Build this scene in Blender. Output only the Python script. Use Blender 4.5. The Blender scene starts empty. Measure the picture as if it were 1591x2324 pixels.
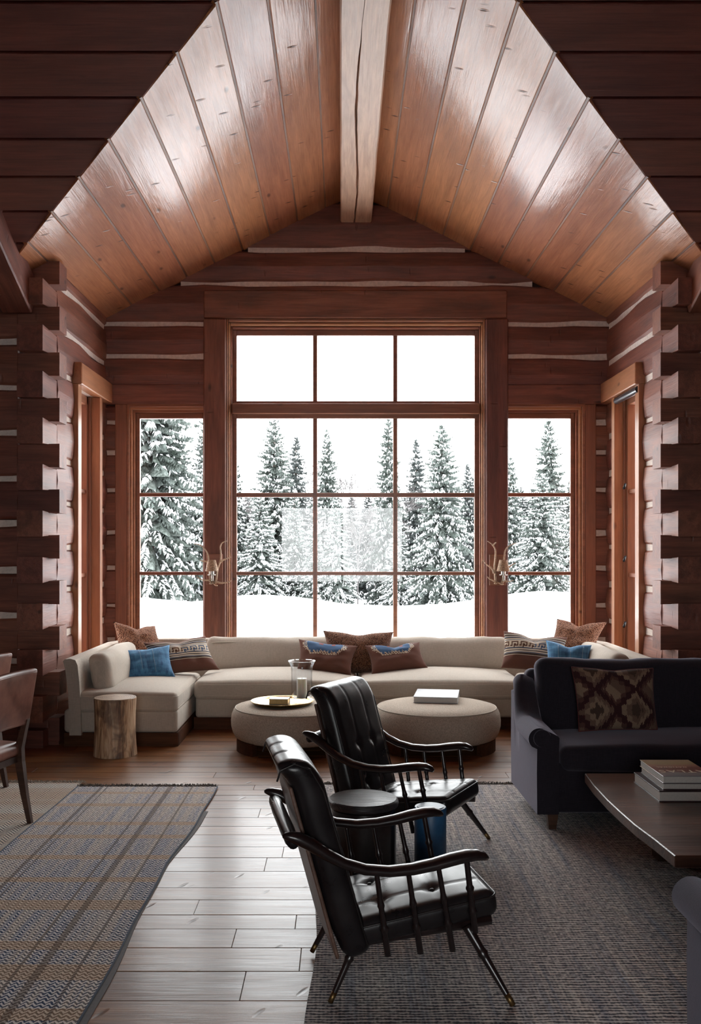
import bpy, bmesh, math, random
from mathutils import Vector, Matrix, noise
from math import sin, cos, pi, radians, sqrt, atan2, exp

random.seed(7)
SC = bpy.context.scene
COL = SC.collection

# ------------------------------------------------------------------ camera, world, exposure
F_PX, VPX, VPY, EYE = 2150.0, 776.0, 1245.0, 1.70      # focal length and vanishing point in a 1591 x 2324 frame
cam_data = bpy.data.cameras.new('camera')
cam = bpy.data.objects.new('camera', cam_data)
COL.objects.link(cam)
cam.location = (0, 0, EYE)
cam.rotation_euler = (radians(90), 0, 0)
cam_data.sensor_fit = 'HORIZONTAL'
cam_data.sensor_width = 36
cam_data.lens = F_PX / 1591 * 36
cam_data.shift_x = (795.5 - VPX) / 1591
cam_data.shift_y = (VPY - 1162) / 1591
cam_data.clip_end = 500
SC.camera = cam

world = bpy.data.worlds.new('overcast_sky')
SC.world = world
world.use_nodes = True
wb = world.node_tree.nodes['Background']
wb.inputs[0].default_value = (0.975, 0.985, 1.0, 1)
wb.inputs[1].default_value = 3.4

SC.view_settings.view_transform = 'Standard'
SC.view_settings.look = 'None'
SC.view_settings.gamma = 1
SC.view_settings.use_curve_mapping = False
SC.view_settings.exposure = 1.6
SC.cycles.max_bounces = 8
SC.cycles.diffuse_bounces = 5
SC.cycles.glossy_bounces = 4
SC.cycles.transmission_bounces = 8
SC.cycles.transparent_max_bounces = 16
SC.cycles.caustics_reflective = False
SC.cycles.caustics_refractive = False
SC.cycles.sample_clamp_indirect = 6
SC.cycles.use_denoising = True

def portal(name, loc, rot, w, h):                       # guides the sky light through a window opening
    l = bpy.data.lights.new(name, 'AREA')
    l.shape = 'RECTANGLE'; l.size = w; l.size_y = h
    l.cycles.is_portal = True
    o = bpy.data.objects.new(name, l); COL.objects.link(o)
    o.location = loc; o.rotation_euler = rot
portal('portal', (0.147, 10.38, 2.2), (radians(-90), 0, 0), 2.7, 3.9)
portal('portal', (-1.88, 10.38, 1.8), (radians(-90), 0, 0), .8, 2.9)
portal('portal', (2.2, 10.38, 1.8), (radians(-90), 0, 0), .8, 2.9)
portal('portal', (-2.74, 9.42, 1.8), (0, radians(-90), 0), 2.9, .6)
portal('portal', (3.05, 9.42, 1.8), (0, radians(90), 0), 2.9, .6)
portal('portal', (0.0, -3.72, 1.8), (radians(90), 0, 0), 3.2, 2.0)

# ------------------------------------------------------------------ helpers
def X_(px, Y): return (px - VPX) * Y / F_PX
def Z_(py, Y): return EYE - (py - VPY) * Y / F_PX
def P(px, py, Y): return Vector((X_(px, Y), Y, Z_(py, Y)))

class MB:
    def __init__(s): s.v = []; s.f = []; s.c = []
    def add(s, vs, fs, M=None):
        n = len(s.v)
        if M is not None: vs = [M @ Vector(v) for v in vs]
        s.v += [tuple(v) for v in vs]
        s.f += [tuple(i + n for i in f) for f in fs]
        return s
    def box(s, x0, x1, y0, y1, z0, z1, M=None):
        vs = [(x0,y0,z0),(x1,y0,z0),(x1,y1,z0),(x0,y1,z0),(x0,y0,z1),(x1,y0,z1),(x1,y1,z1),(x0,y1,z1)]
        fs = [(0,3,2,1),(4,5,6,7),(0,1,5,4),(1,2,6,5),(2,3,7,6),(3,0,4,7)]
        return s.add(vs, fs, M)
    def prism(s, bottom, top):                          # two polygons of the same count
        n = len(bottom)
        fs = [tuple(range(n - 1, -1, -1)), tuple(range(n, 2 * n))]
        fs += [(i, (i + 1) % n, n + (i + 1) % n, n + i) for i in range(n)]
        return s.add(list(bottom) + list(top), fs)
    def loft(s, rings, closed=False, caps=True):
        n = len(rings[0]); vs = [p for r in rings for p in r]; fs = []
        m = len(rings)
        for i in range(m if closed else m - 1):
            a = i * n; b = ((i + 1) % m) * n
            for j in range(n):
                k = (j + 1) % n
                fs.append((a + j, a + k, b + k, b + j))
        if caps and not closed:
            fs.append(tuple(range(n - 1, -1, -1))); fs.append(tuple((m - 1) * n + j for j in range(n)))
        return s.add(vs, fs)
    def tube(s, path, r, seg=8, closed=False, up=None, phase=0):
        path = [Vector(p) for p in path]; m = len(path)
        rr = r if isinstance(r, (list, tuple)) and len(r) == m else [r] * m
        rings = []; prev = None
        for i, p in enumerate(path):
            if closed: t = path[(i + 1) % m] - path[i - 1]
            else: t = path[min(i + 1, m - 1)] - path[max(i - 1, 0)]
            t.normalize()
            if up is not None:
                a = t.cross(Vector(up)); a.normalize()
            elif prev is None:
                h = Vector((0, 0, 1)) if abs(t.z) < .9 else Vector((1, 0, 0))
                a = t.cross(h); a.normalize()
            else:
                a = prev - t * prev.dot(t); a.normalize()
            prev = a
            b = a.cross(t)
            q = rr[i]
            ra, rb = q if isinstance(q, (tuple, list)) else (q, q)
            rings.append([p + a * (ra * cos(phase + 2*pi*j/seg)) + b * (rb * sin(phase + 2*pi*j/seg)) for j in range(seg)])
        return s.loft(rings, closed)
    def lathe(s, prof, seg=32, M=None, cap=True):
        vs = []; fs = []
        for (r, z) in prof:
            for j in range(seg): vs.append((r*cos(2*pi*j/seg), r*sin(2*pi*j/seg), z))
        n = len(prof)
        for i in range(n - 1):
            for j in range(seg):
                k = (j + 1) % seg
                fs.append((i*seg+j, i*seg+k, (i+1)*seg+k, (i+1)*seg+j))
        if cap:
            fs.append(tuple(range(seg - 1, -1, -1))); fs.append(tuple((n-1)*seg+j for j in range(seg)))
        return s.add(vs, fs, M)
    def mesh(s, name='mesh', smooth=False, bevel=0, seg=1):
        me = bpy.data.meshes.new(name)
        me.from_pydata(s.v, [], s.f)
        bm = bmesh.new(); bm.from_mesh(me)
        bmesh.ops.recalc_face_normals(bm, faces=bm.faces)
        if bevel: bmesh.ops.bevel(bm, geom=bm.edges[:], offset=bevel, segments=seg, profile=.5, affect='EDGES', clamp_overlap=True)
        bm.to_mesh(me); bm.free()
        if smooth == 'auto':
            me.polygons.foreach_set('use_smooth', [True] * len(me.polygons))
            me.set_sharp_from_angle(angle=radians(38))
        elif smooth: me.polygons.foreach_set('use_smooth', [True] * len(me.polygons))
        me.update()
        return me

def ob(name, me, mat, parent=None, loc=None, rot=None):
    if isinstance(me, MB): me = me.mesh(name)
    if mat is not None and not me.materials:
        me.materials.append(mat)
    o = bpy.data.objects.new(name, me); COL.objects.link(o)
    if parent is not None: o.parent = parent
    if loc is not None: o.location = loc
    if rot is not None: o.rotation_euler = rot
    return o
def empty(name, loc=(0,0,0), rot=(0,0,0)):
    o = bpy.data.objects.new(name, None); COL.objects.link(o)
    o.location = loc; o.rotation_euler = rot; o.empty_display_size = .1
    return o
def tag(o, label, cat, group=None, kind=None):
    o['label'] = label; o['category'] = cat
    if group: o['group'] = group
    if kind: o['kind'] = kind
    return o
def thing(name, label, cat, loc=(0,0,0), rz=0, group=None):
    return tag(empty(name, loc, (0,0,rz)), label, cat, group)
def structure(o): o['kind'] = 'structure'; return o
def copy_tree(o, parent=None):
    c = o.copy(); COL.objects.link(c); c.parent = parent
    for ch in o.children: copy_tree(ch, c)
    return c

def axis_samples(h, r, m, e=3):
    a = [-h + r * k / e for k in range(e)]
    b = [-(h - r) + 2 * (h - r) * k / m for k in range(m + 1)]
    c = [h - r + r * k / e for k in range(1, e + 1)]
    return a + b + c
def puffy(sx, sy, sz, r, m=(6, 6, 2), crown=(0, 0, 0), disp=None, wrinkle=0, seed=0, e=3):
    """rounded, crowned box centred on the origin"""
    hx, hy, hz = sx/2, sy/2, sz/2
    r = min(r, hx*.98, hy*.98, hz*.98)
    A = [axis_samples(hx, r, m[0], e), axis_samples(hy, r, m[1], e), axis_samples(hz, r, m[2], e)]
    idx = {}; vs = []; fs = []
    def vid(i, j, k):
        key = (i, j, k)
        if key in idx: return idx[key]
        p = Vector((A[0][i], A[1][j], A[2][k]))
        q = Vector((max(-hx+r, min(hx-r, p.x)), max(-hy+r, min(hy-r, p.y)), max(-hz+r, min(hz-r, p.z))))
        d = p - q
        n = d.normalized() if d.length > 1e-9 else Vector((0,0,1))
        if d.length > 1e-9: p = q + n * r
        u, v, w = p.x/hx, p.y/hy, p.z/hz
        p.z += crown[2] * max(0, (1-u*u)*(1-v*v)) * w
        p.x += crown[0] * max(0, (1-v*v)*(1-w*w)) * u
        p.y += crown[1] * max(0, (1-u*u)*(1-w*w)) * v
        if disp: p = disp(p, n, u, v, w)
        if wrinkle:
            nn = noise.noise(Vector((p.x*5+seed*3.1, p.y*5, p.z*5)))*.7 + noise.noise(Vector((p.x*13, p.y*13+seed, p.z*13)))*.3
            p += n * (nn * wrinkle)
        idx[key] = len(vs); vs.append(tuple(p)); return idx[key]
    n0, n1, n2 = len(A[0])-1, len(A[1])-1, len(A[2])-1
    for i in range(n0):
        for j in range(n1):
            fs.append((vid(i,j,0), vid(i,j+1,0), vid(i+1,j+1,0), vid(i+1,j,0)))
            fs.append((vid(i,j,n2), vid(i+1,j,n2), vid(i+1,j+1,n2), vid(i,j+1,n2)))
    for i in range(n0):
        for k in range(n2):
            fs.append((vid(i,0,k), vid(i+1,0,k), vid(i+1,0,k+1), vid(i,0,k+1)))
            fs.append((vid(i,n1,k), vid(i,n1,k+1), vid(i+1,n1,k+1), vid(i+1,n1,k)))
    for j in range(n1):
        for k in range(n2):
            fs.append((vid(0,j,k), vid(0,j,k+1), vid(0,j+1,k+1), vid(0,j+1,k)))
            fs.append((vid(n0,j,k), vid(n0,j+1,k), vid(n0,j+1,k+1), vid(n0,j,k+1)))
    b = MB(); b.add(vs, fs); return b
def rrect(hx, hy, r, z, n=5):                            # rounded rectangle path
    pts = []
    for cx, cy, a0 in ((hx-r, hy-r, 0), (-hx+r, hy-r, pi/2), (-hx+r, -hy+r, pi), (hx-r, -hy+r, 1.5*pi)):
        for k in range(n + 1):
            a = a0 + pi/2*k/n
            pts.append(Vector((cx + r*cos(a), cy + r*sin(a), z)))
    return pts

# ------------------------------------------------------------------ materials
def mat_new(name):
    m = bpy.data.materials.new(name); m.use_nodes = True
    nt = m.node_tree
    return m, nt, nt.nodes['Principled BSDF']
def N(nt, t, **kw):
    n = nt.nodes.new(t)
    for k, v in kw.items(): setattr(n, k, v)
    return n
def mixc(nt, fac, a, b, bt='MIX'):
    n = N(nt, 'ShaderNodeMix'); n.data_type = 'RGBA'; n.blend_type = bt
    for sock, v in ((n.inputs[0], fac), (n.inputs[6], a), (n.inputs[7], b)):
        if isinstance(v, (int, float)): sock.default_value = v
        elif isinstance(v, tuple): sock.default_value = (*v, 1) if len(v) == 3 else v
        else: nt.links.new(v, sock)
    return n.outputs[2]
def mth(nt, op, a, b=None, c=None, clamp=False):
    n = N(nt, 'ShaderNodeMath'); n.operation = op; n.use_clamp = clamp
    for i, v in enumerate((a, b, c)):
        if v is None: continue
        if isinstance(v, (int, float)): n.inputs[i].default_value = v
        else: nt.links.new(v, n.inputs[i])
    return n.outputs[0]
def ramp(nt, fac, stops, interp='LINEAR'):
    n = N(nt, 'ShaderNodeValToRGB'); n.color_ramp.interpolation = interp
    el = n.color_ramp.elements
    while len(el) < len(stops): el.new(.5)
    for e, (p, c) in zip(el, stops):
        e.position = p; e.color = (*c, 1) if isinstance(c, tuple) else (c, c, c, 1)
    nt.links.new(fac, n.inputs[0]); return n.outputs[0]
def noise_tex(nt, vec, scale, detail=4, rough=.55, dist=0):
    n = N(nt, 'ShaderNodeTexNoise'); n.inputs['Scale'].default_value = scale
    n.inputs['Detail'].default_value = detail; n.inputs['Roughness'].default_value = rough
    n.inputs['Distortion'].default_value = dist
    nt.links.new(vec, n.inputs['Vector']); return n.outputs[0]
def mapping(nt, vec, scale=(1,1,1), loc=(0,0,0), rot=(0,0,0)):
    n = N(nt, 'ShaderNodeMapping'); n.inputs['Scale'].default_value = scale
    n.inputs['Rotation'].default_value = rot
    if isinstance(loc, tuple): n.inputs['Location'].default_value = loc
    else: nt.links.new(loc, n.inputs['Location'])
    nt.links.new(vec, n.inputs['Vector']); return n.outputs[0]
def bump(nt, bsdf, h, strength=.3, dist=.01):
    n = N(nt, 'ShaderNodeBump'); n.inputs['Strength'].default_value = strength
    n.inputs['Distance'].default_value = dist
    nt.links.new(h, n.inputs['Height']); nt.links.new(n.outputs[0], bsdf.inputs['Normal'])

def wood(name, dark, light, rough=.5, coat=0.0, coat_rough=.2, grain=1.0, vary=.35, knots=True, bmp=.25, spec=.5, axis='X', wave=0.0, dash=0.0, smear=.5):
    """planed wood with grain along the local X (or Z) axis, a little different on every piece"""
    m, nt, b = mat_new(name)
    tc = N(nt, 'ShaderNodeTexCoord'); oi = N(nt, 'ShaderNodeObjectInfo')
    off = N(nt, 'ShaderNodeCombineXYZ')
    r = oi.outputs['Random']
    nt.links.new(mth(nt, 'MULTIPLY', r, 37.0), off.inputs[0]); nt.links.new(mth(nt, 'MULTIPLY', r, 71.0), off.inputs[1]); nt.links.new(mth(nt, 'MULTIPLY', r, 13.0), off.inputs[2])
    rot = (0,0,0) if axis == 'X' else ((0, radians(90), 0) if axis == 'Z' else (0, 0, radians(90)))
    co0 = mapping(nt, tc.outputs['Object'], (1,1,1), (0,0,0), rot)
    co = mapping(nt, co0, (1,1,1), off.outputs[0])
    g1 = noise_tex(nt, mapping(nt, co, (.7*grain, 9*grain, 9*grain)), 2.2, 6, .62, .6)
    g2 = noise_tex(nt, mapping(nt, co, (2*grain, 60*grain, 60*grain)), 1.6, 3, .6, .2)
    g3 = noise_tex(nt, mapping(nt, co, (.6, 3.2, 3.2)), 1.5, 4, .6, .5)
    f = mth(nt, 'ADD', mth(nt, 'MULTIPLY', g1, .62), mth(nt, 'MULTIPLY', g2, .38))
    c = ramp(nt, f, [(.32, dark), (.66, light)])
    c = mixc(nt, mth(nt, 'MULTIPLY', ramp(nt, g3, [(.45, 0.0), (.72, 1.0)]), smear), c, tuple(x*.45 for x in dark), 'MIX')
    h = f
    if knots:
        vo = N(nt, 'ShaderNodeTexVoronoi'); vo.inputs['Scale'].default_value = 1.0
        nt.links.new(mapping(nt, co, (2.2, 5.2, 5.2)), vo.inputs['Vector'])
        k = ramp(nt, vo.outputs['Distance'], [(.045, 1.0), (.13, 0.0)])
        vsep = N(nt, 'ShaderNodeSeparateColor'); nt.links.new(vo.outputs['Color'], vsep.inputs[0])
        k = mth(nt, 'MULTIPLY', k, mth(nt, 'GREATER_THAN', vsep.outputs[0], .62))
        c = mixc(nt, mth(nt, 'MULTIPLY', k, .8), c, tuple(x*.25 for x in dark))
        h = mth(nt, 'SUBTRACT', f, mth(nt, 'MULTIPLY', k, .5))
    if dash:                                               # short tool marks and torn knots across the grain
        vd = N(nt, 'ShaderNodeTexVoronoi'); vd.inputs['Scale'].default_value = 1.0
        nt.links.new(mapping(nt, mapping(nt, co0, (1,1,1), off.outputs[0], (0,0,.5)), (15, 4.2, 4.2), (3.,1.,7.)), vd.inputs['Vector'])
        sd = N(nt, 'ShaderNodeSeparateColor'); nt.links.new(vd.outputs['Color'], sd.inputs[0])
        kd = mth(nt, 'MULTIPLY', ramp(nt, vd.outputs['Distance'], [(.06, 1.0), (.20, 0.0)]), mth(nt, 'GREATER_THAN', sd.outputs[1], .74))
        c = mixc(nt, mth(nt, 'MULTIPLY', kd, dash), c, tuple(x*.18 for x in dark))
        h = mth(nt, 'SUBTRACT', h, mth(nt, 'MULTIPLY', kd, 1.4))
    hsv = N(nt, 'ShaderNodeHueSaturation'); nt.links.new(c, hsv.inputs['Color'])
    nt.links.new(mth(nt, 'MULTIPLY_ADD', r, vary, 1 - vary/2), hsv.inputs['Value'])
    nt.links.new(mth(nt, 'MULTIPLY_ADD', r, .012, .494), hsv.inputs['Hue'])
    nt.links.new(hsv.outputs[0], b.inputs['Base Color'])
    nt.links.new(mth(nt, 'MULTIPLY_ADD', g1, .22, rough - .11), b.inputs['Roughness'])
    b.inputs['Specular IOR Level'].default_value = spec
    b.inputs['Coat Weight'].default_value = coat; b.inputs['Coat Roughness'].default_value = coat_rough
    if wave:
        h = mth(nt, 'ADD', h, mth(nt, 'MULTIPLY', noise_tex(nt, mapping(nt, co, (1.3, 4, 4)), 1.5, 2), wave))
    bump(nt, b, h, bmp, .01)
    if coat:
        bn = [n for n in nt.nodes if n.type == 'BUMP'][0]
        b2 = N(nt, 'ShaderNodeBump'); b2.inputs['Strength'].default_value = bmp * .6; b2.inputs['Distance'].default_value = .01
        nt.links.new(h, b2.inputs['Height']); nt.links.new(b2.outputs[0], b.inputs['Coat Normal'])
    return m

def fabric(name, col, col2=None, scale=260, bmp=.25, rough=.9, sheen=.15, blotch=.12, sheen_tint=(1,1,1)):
    m, nt, b = mat_new(name)
    tc = N(nt, 'ShaderNodeTexCoord'); v = tc.outputs['Object']
    n1 = noise_tex(nt, v, scale, 2, .6); n2 = noise_tex(nt, v, 6, 4, .6)
    wx = noise_tex(nt, mapping(nt, v, (scale*.1, scale*2.2, scale*2.2)), 1, 2); wy = noise_tex(nt, mapping(nt, v, (scale*2.2, scale*.1, scale*.1)), 1, 2)
    w = mth(nt, 'MULTIPLY', mth(nt, 'ADD', wx, wy), .5)
    col2 = col2 or tuple(x*.72 for x in col)
    c = mixc(nt, ramp(nt, w, [(.38, 0.0), (.62, 1.0)]), col2, col)
    c = mixc(nt, mth(nt, 'MULTIPLY', ramp(nt, n2, [(.3, 0.0), (.75, 1.0)]), blotch), c, tuple(x*.55 for x in col))
    nt.links.new(c, b.inputs['Base Color'])
    b.inputs['Roughness'].default_value = rough; b.inputs['Specular IOR Level'].default_value = .2
    b.inputs['Sheen Weight'].default_value = sheen; b.inputs['Sheen Tint'].default_value = (*sheen_tint, 1)
    bump(nt, b, mth(nt, 'ADD', w, mth(nt, 'MULTIPLY', n1, .5)), bmp, .004)
    return m
def printed(name, rough=.9, scale=240, bmp=.3):           # colour comes from the woven pattern stored on the mesh
    m, nt, b = mat_new(name)
    at = N(nt, 'ShaderNodeAttribute'); at.attribute_name = 'weave'
    tc = N(nt, 'ShaderNodeTexCoord'); n1 = noise_tex(nt, tc.outputs['Object'], scale, 2, .6)
    nt.links.new(mixc(nt, mth(nt, 'MULTIPLY', n1, .5), at.outputs['Color'], (.05,.03,.025), 'MIX'), b.inputs['Base Color'])
    b.inputs['Roughness'].default_value = rough; b.inputs['Specular IOR Level'].default_value = .2
    b.inputs['Sheen Weight'].default_value = .1
    bump(nt, b, n1, bmp, .004)
    return m
def plain(name, col, rough=.5, metal=0, spec=.5, coat=0, bmp=0, bscale=40, vary=.0):
    m, nt, b = mat_new(name)
    tc = N(nt, 'ShaderNodeTexCoord'); n1 = noise_tex(nt, tc.outputs['Object'], bscale, 4, .6)
    c = mixc(nt, ramp(nt, n1, [(.3, 0.0), (.7, 1.0)]), tuple(x*(1-vary) for x in col), tuple(min(1, x*(1+vary*.4)) for x in col))
    nt.links.new(c, b.inputs['Base Color'])
    b.inputs['Roughness'].default_value = rough; b.inputs['Metallic'].default_value = metal
    b.inputs['Specular IOR Level'].default_value = spec; b.inputs['Coat Weight'].default_value = coat
    if bmp: bump(nt, b, n1, bmp, .005)
    return m
def leather(name, col, rough=.32, scale=160, wear=None):
    m, nt, b = mat_new(name)
    tc = N(nt, 'ShaderNodeTexCoord'); v = tc.outputs['Object']
    n1 = noise_tex(nt, v, scale*1.4, 2, .5)
    n2 = noise_tex(nt, v, 7, 4, .6)
    c = mixc(nt, ramp(nt, n2, [(.35, 0.0), (.7, 1.0)]), col, wear or tuple(x*1.6 for x in col))
    nt.links.new(c, b.inputs['Base Color'])
    nt.links.new(mth(nt, 'MULTIPLY_ADD', n2, .25, rough-.12), b.inputs['Roughness'])
    b.inputs['Coat Weight'].default_value = .10; b.inputs['Coat Roughness'].default_value = .25; b.inputs['Specular IOR Level'].default_value = .3
    bump(nt, b, mth(nt, 'ADD', mth(nt, 'MULTIPLY', n1, .25), mth(nt, 'MULTIPLY', n2, 1.0)), .10, .005)
    return m
def glass_sheet(name, tint=(.98,.99,.985), fres=.6, gloss_rough=.0):
    m, nt, b = mat_new(name); nt.nodes.remove(b)
    out = [n for n in nt.nodes if n.type == 'OUTPUT_MATERIAL'][0]
    t = N(nt, 'ShaderNodeBsdfTransparent'); t.inputs[0].default_value = (*tint, 1)
    g = N(nt, 'ShaderNodeBsdfGlossy'); g.inputs['Roughness'].default_value = gloss_rough
    lw = N(nt, 'ShaderNodeLayerWeight'); lw.inputs[0].default_value = .5
    fac = mth(nt, 'MULTIPLY_ADD', mth(nt, 'POWER', lw.outputs['Facing'], 4.0), fres, .035)
    mx = N(nt, 'ShaderNodeMixShader'); nt.links.new(fac, mx.inputs[0]); nt.links.new(t.outputs[0], mx.inputs[1]); nt.links.new(g.outputs[0], mx.inputs[2])
    nt.links.new(mx.outputs[0], out.inputs[0]); return m

def needle_mat(name, a, c):
    m, nt, b = mat_new(name)
    tc = N(nt, 'ShaderNodeTexCoord')
    n1 = noise_tex(nt, tc.outputs['Object'], 9, 3, .7); n2 = noise_tex(nt, tc.outputs['Object'], 1.1, 3, .6)
    f = mth(nt, 'MULTIPLY_ADD', n1, .65, mth(nt, 'MULTIPLY', n2, .35))
    nt.links.new(ramp(nt, f, [(.40, a), (.62, c)]), b.inputs['Base Color'])
    b.inputs['Roughness'].default_value = .9; b.inputs['Specular IOR Level'].default_value = .1
    return m
M = {}
M['log'] = wood('hewn_log_wood', (.14,.042,.027), (.30,.102,.060), rough=.5, coat=.06, coat_rough=.35, bmp=.4, vary=.3, wave=1.2, smear=.75, dash=.3)
M['log_old'] = M['log']
M['ceil'] = wood('ceiling_board_wood', (.29,.100,.042), (.50,.200,.092), rough=.5, coat=.62, coat_rough=.12, bmp=.4, vary=.25, wave=1.5, dash=.9, smear=.35, spec=.15)
M['roof'] = wood('dark_roof_board_wood', (.10,.026,.017), (.20,.058,.036), rough=.6, bmp=.25, vary=.3)
M['batten'] = wood('joint_strip_wood', (.12,.05,.028), (.26,.12,.065), rough=.5, knots=False, bmp=.2)
M['beam'] = wood('pale_beam_wood', (.40,.225,.14), (.68,.44,.30), rough=.5, coat=.12, coat_rough=.3, bmp=.35, vary=.1, axis='X')
M['trim'] = wood('window_trim_wood', (.20,.064,.030), (.33,.118,.056), rough=.38, coat=.3, coat_rough=.2, bmp=.12, vary=.12)
M['casing'] = wood('fir_casing_wood', (.34,.135,.060), (.50,.22,.10), rough=.4, coat=.25, coat_rough=.22, bmp=.12, vary=.1)
M['floor'] = wood('plank_floor_wood', (.095,.036,.015), (.28,.118,.048), rough=.36, coat=.10, coat_rough=.14, bmp=.18, vary=.4, wave=1.8, spec=.36, dash=.6)
M['backing'] = plain('wall_core', (.05,.02,.013), .8)
M['chink'] = plain('mortar_chinking', (.76,.66,.59), .95, bmp=.5, bscale=30, vary=.2)
M['glass'] = glass_sheet('window_glass')
M['linen'] = fabric('oatmeal_linen', (.54,.475,.405), (.42,.365,.305), scale=230, bmp=.3)
M['piping'] = fabric('oatmeal_piping', (.62,.55,.46), scale=260)
M['ottoman'] = plain('oatmeal_boucle_weave', (.52,.44,.36), .95, spec=.15, bmp=.8, bscale=110, vary=.35)
M['navy'] = fabric('navy_velvet', (.024,.019,.027), (.013,.010,.015), scale=200, bmp=.25, sheen=.45, blotch=.4, sheen_tint=(.72,.68,.82))
M['walnut'] = wood('dark_walnut', (.030,.012,.007), (.085,.035,.02), rough=.4, knots=False, bmp=.15)
M['plinth'] = wood('reddish_plinth_wood', (.05,.017,.009), (.10,.038,.019), spec=.12, rough=.7, knots=False, bmp=.15)
M['black_wood'] = plain('ebonised_wood', (.018,.010,.010), .3, coat=.3, vary=.4)
M['black_leather'] = leather('black_leather', (.012,.009,.010), .30, wear=(.022,.018,.019))
M['black_edge'] = leather('black_leather_piping', (.02,.016,.016), .3)
M['brown_leather'] = leather('brown_leather', (.14,.050,.034), .34, wear=(.30,.125,.088))
M['back_panel'] = wood('chair_back_panel', (.08,.04,.03), (.16,.09,.07), rough=.4, knots=False)
M['brass'] = plain('aged_brass', (.78,.56,.26), .25, metal=1, vary=.25, bscale=20)
M['steel'] = plain('tarnished_silver', (.55,.52,.47), .28, metal=1, vary=.3)
M['black_metal'] = plain('black_metal', (.02,.02,.022), .4, metal=.6)
M['antler'] = plain('antler_bone', (.66,.48,.34), .55, bmp=.4, bscale=60, vary=.45)
M['hide_shade'] = plain('mottled_hide_shade', (.50,.32,.20), .7, bmp=.5, bscale=90, vary=.8)
M['wax'] = plain('ivory_wax', (.90,.86,.75), .5, vary=.03)
_b = M['wax'].node_tree.nodes['Principled BSDF']; _b.inputs['Subsurface Weight'].default_value = .7; _b.inputs['Subsurface Radius'].default_value = (.05,.04,.03); _b.inputs['Subsurface Scale'].default_value = 1.0
M['paper'] = plain('book_pages', (.62,.59,.55), .85, vary=.1, bscale=120)
M['gilt'] = plain('gilt_page_edge', (.62,.42,.17), .4, metal=.4, vary=.2)
M['grey_cover'] = plain('grey_book_cover', (.40,.42,.45), .28, coat=.3, vary=.18, bscale=14)
M['white_cover'] = plain('white_book_cover', (.72,.73,.75), .35, vary=.12, bscale=50)
M['dark_cover'] = plain('dark_book_cover', (.05,.022,.024), .35, vary=.3)
M['blue_paint'] = plain('blue_lacquer', (.03,.12,.26), .4, vary=.25, bscale=25, bmp=.15)
M['black_top'] = wood('blackened_wood_top', (.02,.018,.02), (.09,.085,.09), rough=.36, coat=.3, bmp=1.0, wave=2.5, knots=False, grain=1.6)
M['snow'] = plain('snow', (.90,.92,.95), .9, spec=.1, bmp=.3, bscale=.6)
M['bark'] = plain('spruce_bark', (.10,.075,.06), .9, vary=.4)
M['needle'] = needle_mat('frosted_spruce_needles', (.022,.030,.024), (.15,.17,.16))
M['needle_pale'] = needle_mat('hazy_frosted_needles', (.035,.042,.040), (.095,.105,.105))  # frosted needles, with the haze of distance put into their colour
M['frost'] = plain('frosted_twigs', (.13,.12,.12), .9, vary=.35, bscale=2.0, spec=.1)
M['tree_snow'] = plain('branch_snow', (.90,.92,.95), .9, spec=.1)
M['shade_tube'] = plain('roller_shade_tube', (.03,.03,.035), .3, coat=.4)
def tee():   # glass for the hurricane vase
    m, nt, b = mat_new('clear_blown_glass')
    b.inputs['Base Color'].default_value = (1,1,1,1); b.inputs['Roughness'].default_value = .02
    b.inputs['Transmission Weight'].default_value = 1; b.inputs['IOR'].default_value = 1.45
    return m
M['vase'] = glass_sheet('clear_blown_glass', (.95,.96,.97), .85)

# ------------------------------------------------------------------ shell geometry constants
YW = 10.2                                                # inner face of the window wall
XC = 0.157                                               # middle of the bay
XL, XR = -2.54, 2 * XC + 2.54                            # inner faces of the bay's side walls
Z_RIDGE, SL = 5.54, 0.503
def z_bay(x): return Z_RIDGE - SL * abs(x - XC)
def z_main(y): return 3.926 + 0.489 * (8.2 - y)
def y_valley(x): return 7.686 - 1.028 * (2.709 - abs(x - XC))
kx = YW / F_PX
def wx(px): return (px - VPX) * kx
def wz(py): return EYE - (py - VPY) * kx

def solid(name, mb, mat, parent=None, bevel=0, loc=None, rot=None, smooth=False):
    return ob(name, mb.mesh(name, smooth=smooth, bevel=bevel), mat, parent, loc, rot)

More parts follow.
